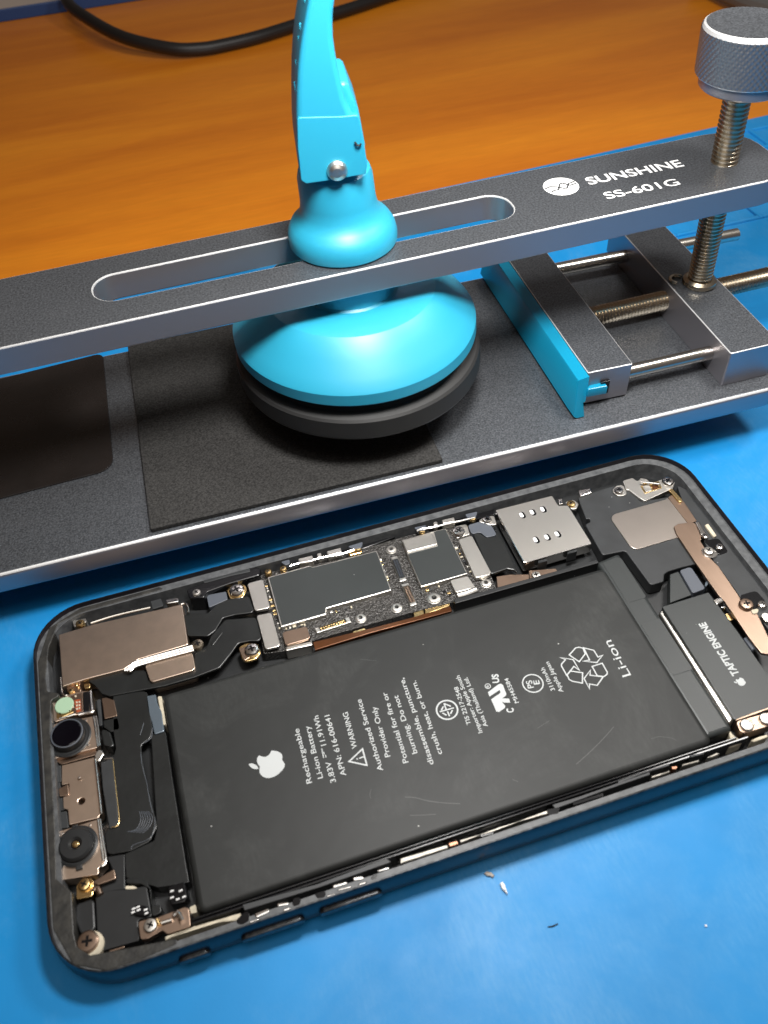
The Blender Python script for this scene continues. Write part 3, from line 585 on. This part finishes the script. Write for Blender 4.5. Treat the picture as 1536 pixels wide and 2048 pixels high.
part('connector_cover', 'A', [(1366, 112), (1462, 88), (1505, 262), (1412, 282)], 6.0, 'nickel2', z0=5.2, r=.6); part('connector_cover', 'C', [(60, 868), (205, 840), (290, 1160), (148, 1195)], 5.9, 'nickel2', z0=5.2, r=.6)
part('connector_cover', 'C', [(305, 1030), (545, 970), (580, 1085), (340, 1158)], 5.7, 'copper', z0=5.0, r=.6); part('cover_skirt', 'C', [(335, 1165), (595, 1108), (600, 1150), (345, 1208)], 5.0, 'nickel2', bev=.3, r=.2)
part('screw_tab', 'A', [(1238, 150), (1280, 120), (1350, 115), (1365, 150), (1340, 200), (1260, 212)], 5.2, 'gold', z0=4.60, r=1); screw('A', (1302, 160), 1.65, 5.3, 'chrome', h=.8)
part('screw_tab', 'A', [(1308, 505), (1360, 480), (1430, 480), (1450, 540), (1420, 575), (1342, 600)], 5.0, 'gold', z0=4.40, r=1.2); part('screw_tab', 'A', [(1312, 512), (1370, 498), (1390, 560), (1345, 590)], 5.15, 'copper', z0=4.9, r=.3); screw('A', (1395, 525), 1.5, 5.3, 'chrome', h=.8)

# ---- logic board
part('logic_board', 's', [(500, 1156), (560, 1139), (750, 1090), (775, 1082), (833, 1066), (931, 1048), (965, 1110), (994, 1178), (990, 1184), (841, 1220), (735, 1250), (625, 1281), (571, 1302), (527, 1308)], 4.4, 'pcb', bev=.15, r=.3)
S1 = [(165, 500), (570, 387), (600, 402), (1200, 247), (1218, 245), (1358, 625), (735, 800), (730, 857), (295, 980)]
s1 = part('large_shield', 'C', S1, 5.55, 'nickel2', z0=4.0, bev=.15, r=.2)
m = MB(); m.slab(W2('C', [(182, 507), (573, 397), (601, 410), (1203, 256), (1213, 258), (1346, 620), (724, 793), (719, 847), (306, 965)], 5.62), 5.3, 5.62, .05, r=.3); m.build('graphite_label', 'shield', s1)
s2 = part('modem_shield', 'D', [(252, 578), (560, 490), (680, 463), (888, 898), (440, 1028)], 5.55, 'nickel2', z0=4.0, bev=.15, r=.2)
m = MB(); m.slab(W2('D', [(565, 494), (675, 470), (877, 894), (447, 1018), (316, 712), (605, 635)], 5.62), 5.3, 5.62, .05, r=.2); m.build('graphite_label', 'shield', s2)
m = MB(); m.slab(W2('D', [(262, 582), (540, 500), (600, 615), (305, 692)], 5.8), 5.3, 5.8, .14, r=.5); m.build('foil_patch', 'nickel2', s2)
def connector(r_, q, n, pin='gold'):
    P4 = [Vector(W1(r_, p, 5.0)[:2]) for p in q]
    m = MB(); m.slab(P4, 4.2, 5.0, .1, r=.15, holes=[[tuple(p+(sum(P4, Vector((0, 0)))/4-p)*.25) for p in P4]]); c = m.build('board_connector', 'nickel2', ph)
    a0, a1, b0, b1 = P4; m = MB(); cen = sum(P4, Vector((0, 0)))/4
    L_, Sd = ((a1-a0), (b1-a0)) if (a1-a0).length > (b1-a0).length else ((b1-a0), (a1-a0))
    for side in (-.17, .17):
        for k in range(n):
            c0 = cen+L_*((k+.5)/n-.5)*.72+Sd*side; u = L_/n*.2; v_ = Sd*.1
            m.slab([c0-u-v_, c0+u-v_, c0+u+v_, c0-u+v_], 4.4, 5.03, .03)
    m.build('pin', pin, c, label='row of contact pins'); return c
connector('D', [(150, 742), (212, 725), (302, 958), (240, 976)], 12, 'greyblue'); connector('D', [(250, 1002), (322, 985), (402, 1190), (342, 1210)], 10, 'copper'); connector('C', [(618, 990), (950, 880), (970, 930), (640, 1035)], 10)
for r_, q in (('C', (1355, 230)), ('C', (1062, 890)), ('C', (1408, 790)), ('D', (1065, 985))): standoff(r_, q, 1.15, 4.9)
standoff('D', (567, 1130), 1.4, 5.0)
part('screw_tab', 'D', [(728, 490), (790, 440), (880, 422), (912, 520), (790, 560)], 4.9, 'nickel2', z0=4.30, r=.5); screw('D', (802, 500), 1.45, 5.1, 'chrome', h=.7)
part('metal_strap', 'D', [(798, 572), (930, 532), (1112, 880), (1100, 910), (970, 938), (950, 915)], 5.8, 'nickel2', z0=4.6, r=.5)
part('board_clip', 'D', [(890, 432), (1000, 400), (1120, 438), (1172, 530), (1070, 550), (1020, 508), (990, 503), (930, 522)], 5.2, 'greyblue', r=.7); part('screw_tab', 'D', [(985, 395), (1030, 365), (1140, 338), (1172, 430), (1100, 428), (1040, 410)], 5.4, 'nickel2', z0=4.80, r=.5); screw('D', (1072, 386), 1.0, 5.4, 'chrome')
part('flex_cable', 'D', [(942, 520), (1000, 505), (1062, 552), (1180, 540), (1235, 580), (1375, 895), (1330, 862), (1270, 850), (1112, 905)], 5.35, 'flex', z0=4.6, bev=.2, r=.5)
part('textured_pad', 'D', [(718, 962), (890, 920), (965, 1030), (775, 1080)], 5.5, 'nickel2', r=.5); wire('rolled_tab', 'D', [(790, 1118), (880, 1095), (970, 1060)], 4.7, .95, 'nickel2', n=16)
part('amber_strip', 's', [(626, 1284), (735, 1258), (820, 1236), (900, 1212), (904, 1222), (740, 1266), (630, 1300)], 4.9, 'kapton', r=.1)
part('amber_tab', 'C', [(985, 1022), (1110, 985), (1115, 1062), (990, 1090)], 4.3, 'gold', r=.3); part('amber_tab', 'D', [(370, 1272), (465, 1245), (472, 1310), (380, 1335)], 4.3, 'gold', r=.3); part('amber_tab', 'D', [(480, 1235), (720, 1150), (715, 1205), (480, 1290)], 4.1, 'gold', r=.2)
part('copper_plate', 'D', [(1165, 925), (1300, 905), (1480, 905), (1480, 958), (1178, 1052)], 4.4, 'copper', r=.1); part('copper_plate', 'E', [(420, 1060), (680, 1040), (700, 1075), (430, 1150)], 4.4, 'copper', r=.1)
lb = [o for o in ph.children if o.name.startswith('logic_board')][0]
for r_, pts in (('C', [(150, 560), (290, 1010)]), ('C', [(300, 1000), (560, 950)]), ('D', [(740, 590), (960, 950)]), ('D', [(60, 800), (120, 1030)]), ('D', [(600, 1010), (690, 1090)]), ('D', [(690, 1060), (740, 1120)]), ('D', [(420, 1080), (560, 1045)]), ('C', [(740, 850), (980, 790)]), ('C', [(1240, 300), (1330, 560)])):
    A_, B_ = Vector(W1(r_, pts[0], 4.6)[:2]), Vector(W1(r_, pts[1], 4.6)[:2]); k = max(2, int((B_-A_).length/1.0))
    for i_ in range(k):
        p = A_+(B_-A_)*((i_+random.uniform(.1, .9))/k); w_, h_ = random.choice([(.3, .16), (.16, .3), (.38, .25), (.2, .2)])
        m = MB(); m.slab(box(p.x-w_, p.x+w_, p.y-h_, p.y+h_), 4.2, 4.4+random.uniform(.2, .45), .05); m.build('chip_component', random.choice(['blackgl', 'cream', 'nickel2', 'greypl', 'gold']), lb)
# far-side contact springs
for r_, q in (('C', [(380, 402), (430, 380), (610, 335), (740, 305), (860, 285), (1000, 240)]), ('D', [(400, 490), (450, 470), (560, 455), (700, 420), (860, 385), (960, 360)])): wire('contact_wire', r_, q, 6.0, .28, 'chrome')
for r_, q in (('C', [(460, 322), (600, 290), (610, 342), (470, 368)]), ('C', [(735, 250), (870, 215), (882, 262), (745, 298)]), ('C', [(640, 275), (682, 262), (690, 305), (648, 318)]), ('D', [(640, 382), (760, 355), (770, 397), (650, 422)]), ('D', [(558, 405), (598, 395), (602, 430), (562, 440)])):
    part('contact_tab', r_, q, 6.3, 'nickel2', z0=4, bev=.15)
for r_, q in (('C', [(935, 205), (1088, 158), (1062, 222), (980, 228)]), ('D', [(370, 455), (495, 430), (480, 482), (410, 487)]), ('D', [(865, 328), (987, 300), (962, 362), (892, 372)]), ('C', [(290, 352), (380, 330), (380, 372), (340, 385)])):
    part('ledge_tab', r_, q, 6.2, 'greyblue', z0=5, bev=.1)
for r_, q in (('C', (175, 455)), ('C', (320, 425)), ('C', (1035, 232)), ('D', (450, 490)), ('D', (935, 372))): screw(r_, q, .8, 5.6, 'gold')
part('brass_tab', 'C', [(940, 262), (1000, 240), (1060, 232), (1075, 262), (960, 292)], 5.3, 'gold')
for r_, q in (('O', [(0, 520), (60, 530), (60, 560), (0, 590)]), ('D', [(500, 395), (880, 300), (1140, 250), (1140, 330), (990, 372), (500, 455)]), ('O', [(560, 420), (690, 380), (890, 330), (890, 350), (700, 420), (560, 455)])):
    part('recess_shade_slab', r_, q, 4.2, 'blackgl', z0=2.0)  # black slabs that put the shade of the recesses into colour

# ---- sim reader
sim = part('sim_reader', 'E', [(95, 478), (635, 340), (652, 345), (708, 435), (800, 432), (1028, 802), (395, 985), (372, 985)], 6.2, 'nickel2', z0=3.2, bev=.2, r=.3, mside='chrome')
for q in ((357, 530), (457, 503), (558, 475), (490, 768), (597, 742), (697, 712)):
    a, b = W1('E', q, 6.22)[:2]; cap = lambda w_, h_, dx, dy: fillet([(a-w_+dx, b-h_+dy), (a+w_+dx, b-h_+dy), (a+w_+dx, b+h_+dy), (a-w_+dx, b+h_+dy)], w_*.98, 6)
    m = MB(); m.poly(cap(.62, 1.0, .08, 0), 6.215, 0); m.poly(cap(.40, .72, -.14, .12), 6.23, 1); m.build('slot', ['blackgl', 'whiteprint'], sim)
for q in ([(510, 965), (600, 942), (600, 965), (512, 990)], [(790, 880), (885, 852), (885, 875), (792, 902)]): 
    m = MB(); m.slab(W2('E', q, 6.25), 3.4, 6.27, .2, r=.1); m.build('grey_latch', 'greypl', sim)
screw('E', (25, 580), .95, 5.4, 'chrome'); part('screw_tab', 'E', [(760, 400), (850, 380), (900, 420), (880, 470), (830, 470)], 4.9, 'nickel2', z0=4.30, r=.7); screw('E', (826, 424), 1.0, 5.0, 'gold'); screw('E', (490, 1110), 1.0, 4.6, 'nickel2')
part('ground_clip', 'E', [(895, 285), (1015, 262), (1030, 310), (915, 350)], 5.9, 'chrome', bev=.3); part('ground_clip', 'E', [(700, 370), (745, 360), (750, 420), (712, 428)], 6.0, 'chrome', bev=.2)

# ---- speaker end (far right)
spk = part('speaker_box', 'N', [(75, 440), (300, 365), (420, 340), (560, 472), (800, 430), (1010, 945), (880, 975), (770, 1008), (740, 1030), (735, 1085), (635, 1115), (440, 850), (265, 885), (130, 645), (172, 630), (165, 600), (140, 610)], 5.3, 'greypl', z0=2, bev=.2, r=.7)
part('speaker_plate', 'N', [(312, 580), (780, 447), (800, 452), (935, 640), (850, 745), (500, 848)], 5.55, 'nickel', z0=5.0, bev=.1, r=[1.8, .6, .3, .3, .3, 1.6])
part('bracket_arm', 's', [(1336, 995), (1350, 985), (1368, 1003), (1394, 1042), (1376, 1047)], 5.7, 'copper', z0=5.0, r=.3)
CB = [px('e', q) for q in [(60, 255), (130, 215), (340, 188), (400, 212), (440, 310), (490, 400), (480, 490), (545, 590), (505, 640), (640, 760), (760, 880), (1050, 1300), (1100, 1380), (1110, 1480), (1240, 1580)]]+[(1512, 1222), (1540, 1280), (1545, 1310)]+[px('d', q) for q in [(1430, 830), (1220, 560), (1000, 230), (900, 90), (850, 10)]]+[px('e', q) for q in [(750, 1320), (420, 850), (100, 370)]]
part('copper_bracket', 's', CB, 5.95, 'copper', z0=5.3, bev=.1, r=.5)
part('corner_bracket', 'N', [(420, 312), (495, 290), (535, 318), (560, 290), (605, 300), (640, 330), (760, 288), (822, 325), (805, 368), (770, 388), (590, 468), (545, 442), (470, 385), (445, 380)], 5.9, 'nickel2', z0=4.6, r=.4)
part('gold_pad', 'N', [(555, 352), (620, 325), (700, 315), (722, 368), (590, 412)], 6.0, 'gold', z0=5.6, r=.2); part('grey_pad', 'N', [(572, 352), (625, 338), (645, 385), (598, 400)], 6.1, 'nickel2', z0=5.6, r=.2); part('amber_pad', 'N', [(640, 350), (690, 342), (700, 368), (655, 382)], 6.12, 'kapton', z0=5.6, r=.2)
wire('contact_spring', 'N', [(560, 325), (620, 330), (700, 340)], 6.5, .3, 'chrome'); screw('N', (765, 325), 1.35, 6.0, 'chrome', h=.7); part('screw_tab', 'N', [(335, 390), (370, 350), (425, 342), (458, 420), (385, 432)], 5.7, 'nickel2', z0=5.10, r=1.0); screw('N', (390, 393), 1.1, 5.8, 'chrome')
part('spring_contact', 'N', [(770, 380), (800, 368), (880, 455), (875, 478), (850, 470)], 6.1, 'gold', z0=5.2, bev=.2, r=.5)
part('side_plastic', 's', [px('N', (835, 345)), px('N', (950, 400)), px('N', (1060, 560)), px('e', (900, 420)), px('e', (1536, 1160)), (1570, 1215), (1570, 1290), (1545, 1270), px('e', (1340, 1600)), px('e', (1120, 1400)), px('e', (1050, 1290)), px('e', (760, 880)), px('e', (640, 740)), px('e', (420, 190)), px('N', (880, 470))], 5.35, 'greypl', bev=.15, r=.3)
for q in ([(520, 480), (760, 440), (920, 655), (740, 722), (610, 560)], [(1100, 1335), (1350, 1262), (1490, 1420), (1480, 1540), (1290, 1560), (1120, 1400)]): part('screw_recess', 'e', q, 5.42, 'blackgl', z0=5.0, bev=.03, r=.8)
part('white_contact', 'e', [(390, 182), (462, 170), (520, 290), (582, 372), (480, 392), (450, 300)], 6.3, 'chrome', z0=5.3, bev=.25, r=.3); screw('e', (545, 420), .75, 5.9, 'chrome'); part('ivory_connector', 'e', [(545, 232), (600, 208), (735, 400), (690, 425)], 5.9, 'cream', bev=.15)
part('screw_tab', 'e', [(490, 600), (560, 580), (640, 570), (765, 690), (700, 745), (580, 740), (510, 690)], 6.1, 'chrome', z0=5.3, r=1.0); screw('e', (598, 655), 1.15, 6.2, 'nickel2', h=.6); screw('e', (770, 585), .85, 5.9, 'chrome'); screw('e', (1190, 1490), 1.45, 6.1, 'copper', h=.7); screw('e', (1440, 1490), .95, 5.9, 'chrome')
part('white_contact', 'e', [(1270, 1565), (1400, 1535), (1375, 1612), (1300, 1630)], 6.2, 'cream', z0=5.3, r=.3); part('ring_contact', 'e', [(1410, 1640), (1500, 1600), (1640, 1680), (1536, 1790)], 6.2, 'nickel2', r=1.4)
# haptic motor
tap = part('haptic_motor', 's', [(1324, 1213), (1417, 1184), (1475, 1262), (1519, 1325), (1579, 1404), (1470, 1440)], 5.6, 'shield', z0=2, bev=.15, r=.3)
zt = 5.63; m = MB(); m.text('TAPTIC ENGINE', W1('d', (1092, 1166), zt), W1('d', (548, 345), zt), 1.55, zt, bold=.035)
a0, a1, l0 = Vector(W1('d', (1105, 1275), zt)[:2]), None, None
cen = sum([Vector(p) for p in ap], Vector((0, 0)))/len(ap); k_ = 1.75/(max(p[1] for p in ap)-min(p[1] for p in ap))
for P_ in (ap, lf): m.poly([tuple(a0+(Vector(p)-cen)*k_) for p in P_], zt)
m.build('printed_text', 'print', tap)
part('motor_wall', 'G', [(490, 312), (520, 268), (1215, 1335), (1170, 1392)], 5.0, 'nickel2', z0=2, bev=.55, r=.5, res=4)
part('motor_bracket', 'g', [(500, 1005), (1536, 705), (1700, 660), (1700, 1100), (1536, 1165), (900, 1362), (760, 1372), (640, 1310)], 6.1, 'copper', z0=3.6, r=.8); part('bracket_lip', 'g', [(505, 930), (1100, 700), (1600, 530), (1600, 600), (1100, 790), (515, 985)], 5.7, 'copper')
screw('g', (850, 1140), 1.25, 6.2, 'nickel2', h=.5); screw('g', (1130, 1040), .6, 6.05, 'nickel2', h=.15); screw('g', (1465, 935), 1.25, 6.2, 'nickel2', h=.5)
part('cream_residue', 'g', [(290, 1200), (400, 1400), (520, 1500), (780, 1650), (500, 1790), (260, 1860), (240, 1700), (330, 1550), (300, 1400)], 4.6, 'cream', bev=.2, r=.4); part('cream_residue', 'M', [(1350, 520), (1430, 480), (1536, 450), (1536, 480), (1400, 530)], 5.0, 'cream', bev=.2)
part('grey_module', 'e', [(0, 1010), (130, 962), (340, 1330), (0, 1455)], 5.2, 'shield', r=.2); part('raised_module', 'e', [(150, 945), (310, 893), (350, 920), (555, 1230), (380, 1300), (345, 1285)], 5.8, 'greyblue', r=.6); part('contact_foil', 'e', [(555, 1130), (590, 1100), (600, 1160), (545, 1215)], 5.3, 'tape')
part('silver_clip', 'e', [(670, 1405), (810, 1352), (850, 1430), (740, 1485)], 6.0, 'chrome', bev=.3); part('silver_clip', 'd', [(790, 100), (860, 90), (885, 125), (810, 120)], 5.9, 'chrome', bev=.2); part('gold_strip', 'd', [(860, 210), (940, 200), (1010, 300), (960, 320), (905, 300)], 4.8, 'gold'); part('dark_tube', 'd', [(1150, 590), (1215, 565), (1350, 760), (1290, 785)], 5.2, 'greyblue', bev=.4, res=3)
# ---- front camera strip (left)
part('module_frame', 'h', [(112, 505), (165, 440), (335, 380), (560, 320), (700, 318), (752, 640), (480, 690), (160, 800), (130, 770)], 5.2, 'tintednickel', z0=2.6, bev=.15, r=.4)
part('red_board', 'h', [(400, 395), (575, 345), (590, 640), (470, 665), (400, 620)], 5.4, 'copper', z0=5.0, r=.1); part('red_board', 'h', [(440, 460), (545, 440), (560, 635), (480, 655)], 5.46, 'red', z0=5.0, r=.1)
part('yellow_surround', 'h', [(170, 480), (300, 415), (400, 440), (430, 560), (450, 640), (230, 740), (175, 740)], 5.35, 'gold', z0=5.0, r=.3)
m = MB(); a, b, _ = W1('h', (292, 535), 5.7); m.lathe(a, b, [(1.85, 5), (1.85, 5.55), (1.7, 5.68), (0, 5.68)], 36); m.build('illuminator_window', 'green', ph)
for q in ((232, 660), (300, 638), (372, 618), (415, 470), (430, 520), (430, 570), (340, 420), (490, 500), (530, 495), (492, 548), (530, 545), (492, 600), (530, 590), (470, 405)):
    a, b, _ = W1('h', q, 5.5); m = MB(); m.slab([(a-.16, b-.2), (a+.16, b-.2), (a+.16, b+.2), (a-.16, b+.2)], 5.2, 5.62, .05); m.build('chip_component', 'blackgl' if q[0] < 400 and q[1] > 600 else 'cream', ph)
part('dark_window', 'h', [(582, 338), (668, 325), (676, 622), (590, 636)], 5.6, 'blackgl', z0=5.0, r=.1); wire('module_rail', 'h', [(700, 330), (720, 600), (735, 645), (620, 665), (520, 690)], 5.3, .38, 'chrome'); wire('module_rail', 'h', [(225, 745), (350, 715), (470, 680)], 5.3, .22, 'chrome')
part('gold_lug', 'h', [(330, 290), (450, 240), (530, 215), (560, 300), (520, 370), (380, 400)], 5.0, 'copper', r=.4); screw('h', (405, 330), .6, 5.1, 'gold'); screw('h', (490, 248), .35, 5.2, 'gold'); part('ribbed_contact', 'h', [(590, 215), (690, 205), (700, 270), (605, 285)], 5.3, 'gold', bev=.1)
wire('black_hoop', 'h', [(240, 120), (255, 250), (262, 350), (300, 395), (345, 385)], 5.4, .25, 'steel')
def cam_mod(r_, plate, c0, rx_, prof, nm, c1):
    part('module_plate', r_, plate, 5.4, 'tintednickel', z0=2.5, bev=.12, r=.3)
    a, b, _ = W1(r_, c0, 5.4); m = MB(); m.lathe(a, b, prof[0], 48); o = m.build(nm, ['blackpl'], ph); m = MB(); m.lathe(a, b, prof[1], 40); m.build('lens', 'lens', o)
    rr_ = prof[1][0][0]; m = MB(); m.lathe(a, b, [(rr_+.34, prof[1][0][1]-.12), (rr_+.3, prof[1][0][1]+.06), (rr_+.12, prof[1][0][1]+.1), (rr_+.05, prof[1][0][1]-.05)], 40); m.build('lens_ring', 'greyblue', o)
    return a, b, o
cam_mod('h', [(78, 900), (160, 820), (740, 708), (812, 1190), (108, 1372)], (378, 1040), 0, ([(4.1, 5.3), (4.15, 5.6), (3.9, 5.75), (3.55, 5.7), (3.3, 5.75), (3.15, 6.9), (3.0, 7.15), (2.7, 7.2)], [(2.72, 7.15), (2.5, 7.22), (1.6, 7.12), (.8, 7.05), (0, 7.03)]), 'front_camera', 0)
a, b, o = cam_mod('B', [(210, 902), (500, 812), (548, 1105), (500, 1150), (505, 1190), (232, 1232)], (360, 1003), 0, ([(3.6, 5.3), (3.65, 5.9), (3.3, 6.1), (3.1, 6.1), (2.95, 6.6), (2.6, 6.95), (1.2, 7.0), (.75, 6.6)], [(.8, 6.65), (0, 6.6)]), 'infrared_camera', 0)
m = MB(); m.lathe(a, b, [(.62, 6.7), (.4, 6.85), (0, 6.9)], 24); m.build('yellow_pupil', 'gold', o); m = MB(); m.slab([(a-.5, b-4.3), (a+.6, b-4.3), (a+.6, b-3.3), (a-.5, b-3.3)], 5.2, 5.9, .15); m.slab([(a-.6, b+3.3), (a+.4, b+3.3), (a+.4, b+4), (a-.6, b+4)], 5.2, 5.9, .15); m.build('alignment_tab', 'rubber', o)
for r_, q in (('h', (628, 772)), ('h', (668, 1155)), ('h', (180, 1295)), ('h', (150, 900)), ('B', (445, 855)), ('B', (258, 912)), ('B', (460, 1065)), ('B', (270, 1130)), ('B', (370, 530))):
    a, b, _ = W1(r_, q, 5.4); m = MB(); m.lathe(a, b, [(.3, 5.35), (.25, 5.5), (0, 5.55)], 12); m.build('dimple', 'nickel', ph)
for r_, q in (('h', [(748, 715), (775, 900), (800, 1080), (815, 1190)]), ('h', [(785, 712), (815, 900), (840, 1170)]), ('B', [(480, 402), (500, 580), (522, 778)]), ('B', [(512, 815), (530, 950), (552, 1105), (515, 1135)]), ('B', [(498, 815), (515, 950), (535, 1100)])): wire('side_rail', r_, q, 5.45, .24, 'chrome')
mid = W2('B', [(250, 445), (470, 390), (485, 420), (522, 770), (498, 805), (302, 852), (292, 748), (262, 738), (258, 660), (300, 650), (300, 570), (250, 580)], 5.0); hx, hy, _ = W1('B', (385, 690), 5)
m = MB(); m.slab(mid, 2.5, 5.0, .12, r=.2, holes=[circle(hx, hy, .62, 20)]); m.build('middle_plate', 'tintednickel', ph)
part('step_plate', 'B', [(195, 408), (480, 322), (492, 372), (250, 440)], 4.6, 'copper', bev=.1, r=.2); part('brass_clip', 'B', [(225, 605), (295, 570), (302, 650), (235, 658)], 5.1, 'copper', bev=.15); part('teardrop_tab', 'B', [(470, 385), (490, 345), (515, 335), (542, 365), (520, 400), (500, 425)], 5.6, 'nickel2', bev=.2, r=.5)
for q in ([(175, 470), (245, 440), (250, 560), (195, 560)], [(200, 560), (240, 560), (250, 640), (210, 640)], [(210, 665), (255, 665), (275, 750), (215, 760)], [(205, 770), (285, 755), (300, 870), (225, 880)]): part('black_foot', 'B', q, 4.6, 'greypl', bev=.15)
# ---- left black area
part('dark_panel', 'B', [(860, 235), (960, 215), (1000, 500), (1095, 1100), (1120, 1245), (905, 1280), (690, 1212), (680, 1050), (880, 960), (900, 880)], 4.6, 'flex', bev=.12, r=.3)
part('wide_flex', 'B', [(600, -60), (835, -60), (870, 200), (855, 260), (790, 305), (800, 400), (840, 600), (880, 770), (902, 860), (850, 965), (720, 1030), (560, 1058), (540, 880), (650, 855), (620, 600), (600, 400), (620, 330), (600, 200)], 5.0, 'flex', z0=4.2, bev=.14, r=1.2)
for q in ([(790, 360), (800, 450), (830, 560)], [(830, 560), (850, 680), (870, 770)], [(725, 1020), (740, 990), (850, 945), (885, 860), (885, 800)], [(810, 155), (800, 195), (785, 240)], [(870, 190), (860, 260), (800, 300)]): wire('flex_edge', 'B', q, 5.0, .055, 'greyblue')
for k in range(6): wire('flex_trace', 'B', [(700+k*20, 900+k*2), (760+k*18, 880-k*3), (790+k*16, 820-k*4), (780+k*12, 760)], 5.02, .06, 'greyblue')
part('grey_connector', 'B', [(515, 425), (600, 400), (642, 845), (575, 885), (530, 600)], 5.3, 'greypl', bev=.15, r=.4); wire('connector_edge', 'B', [(600, 405), (622, 620), (642, 835), (590, 868)], 5.3, .09, 'gold'); wire('connector_edge', 'B', [(540, 402), (600, 398)], 5.3, .15, 'chrome')
part('copper_module', 'h', [(868, 432), (940, 420), (1060, 460), (1112, 700), (912, 752)], 5.2, 'copper', r=.2); part('black_cover', 'h', [(885, 770), (1130, 720), (1160, 880), (1130, 930), (1000, 950), (900, 870)], 5.0, 'flex', bev=.25, r=.5); part('black_cover', 'h', [(840, 880), (1000, 950), (1080, 1210), (900, 1150)], 4.9, 'flex', bev=.25, r=.5)
part('grey_bar', 'h', [(790, 460), (850, 440), (880, 850), (830, 860)], 5.0, 'greypl'); part('silver_tape', 'Q', [(90, 400), (240, 370), (262, 500), (335, 640), (372, 940), (220, 990), (180, 800), (110, 620)], 5.0, 'tape', z0=4, bev=.2, r=.3); part('cream_strip', 'Q', [(268, 405), (330, 398), (400, 840), (352, 842)], 4.9, 'cream')
part('bottom_cover', 'B', [(480, 1342), (560, 1300), (680, 1290), (830, 1268), (866, 1480), (770, 1500), (782, 1640), (530, 1712), (492, 1590)], 4.8, 'blackpl', bev=.15, r=.4); part('bottom_cover', 'B', [(345, 1392), (470, 1350), (482, 1570), (380, 1602), (340, 1500)], 4.6, 'blackpl', bev=.3, r=.8)
part('centre_cover', 'B', [(560, 1070), (680, 1050), (682, 1290), (600, 1300), (490, 1330), (480, 1270), (620, 1210)], 4.5, 'blackpl', bev=.12, r=.2)
part('black_arch', 'B', [(690, 1215), (770, 1215), (830, 1240), (858, 1290), (866, 1400), (925, 1400), (930, 1450), (868, 1480), (850, 1290), (790, 1255), (690, 1250)], 5.0, 'flex', bev=.12, r=.4); part('cream_crescent', 'B', [(682, 1268), (740, 1268), (775, 1285), (740, 1290), (685, 1292)], 4.95, 'cream')
part('gold_plate', 'B', [(350, 1362), (350, 1270), (385, 1220), (450, 1215), (468, 1235), (462, 1338)], 5.2, 'gold', r=.4); screw('B', (410, 1265), 1.1, 5.3, 'gold', h=.8); part('copper_strap', 'B', [(450, 1245), (608, 1150), (622, 1218), (495, 1262)], 5.7, 'copper', z0=5.0, bev=.15); wire('rolled_clip', 'B', [(470, 1300), (495, 1285), (515, 1330)], 5.2, .55, 'copper', n=14)
a, b, _ = W1('B', (445, 1672), 5.3); m = MB(); m.lathe(a, b, [(2.2, 4), (2.2, 5.2), (0, 5.3)], 32); m.build('cream_washer', 'cream', ph); screw('B', (428, 1650), 1.75, 5.6, 'copper', h=.4)
part('antenna_plate', 'L', [(905, 702), (990, 680), (1022, 682), (1265, 590), (1295, 600), (1312, 740), (1130, 800), (1092, 770), (980, 835), (925, 842)], 6.0, 'copper', z0=4.5, r=.4); screw('L', (1005, 735), 1.15, 6.1, 'nickel2'); wire('plate_spring', 'L', [(1180, 655), (1215, 640), (1250, 700)], 6.4, .45, 'chrome', n=14); wire('plate_spring', 'L', [(1050, 690), (1070, 730)], 6.3, .4, 'gold', n=12); wire('plate_spring', 'L', [(1085, 715), (1165, 690)], 6.3, .3, 'nickel2', n=12)
part('glossy_blob', 'L', [(850, 605), (890, 570), (980, 580), (1005, 640), (960, 665), (880, 655)], 5.4, 'blackgl', bev=.35, r=.8, res=3); part('glossy_blob', 'R', [(40, 560), (300, 480), (350, 720), (300, 800), (80, 850)], 5.2, 'blackgl', bev=.25, r=.5, res=3)
for r_, q in (('L', (872, 605)), ('L', (905, 592)), ('L', (910, 615)), ('L', (868, 632)), ('L', (965, 612)), ('L', (970, 640)), ('R', (105, 630)), ('R', (240, 625)), ('R', (105, 730)), ('R', (195, 755)), ('R', (290, 720))):
    a, b, _ = W1(r_, q, 5.45); m = MB(); m.slab([(a-.32, b-.16), (a+.32, b-.1), (a+.32, b+.2), (a-.32, b+.14)], 5.1, 5.5, .1); m.build('chip_component', 'whiteprint', ph)
part('cream_patch', 'R', [(370, 880), (470, 830), (490, 960), (400, 980)], 5.0, 'cream'); part('silver_edge', 'L', [(680, 925), (800, 888), (805, 900), (685, 940)], 5.6, 'copper', z0=4)
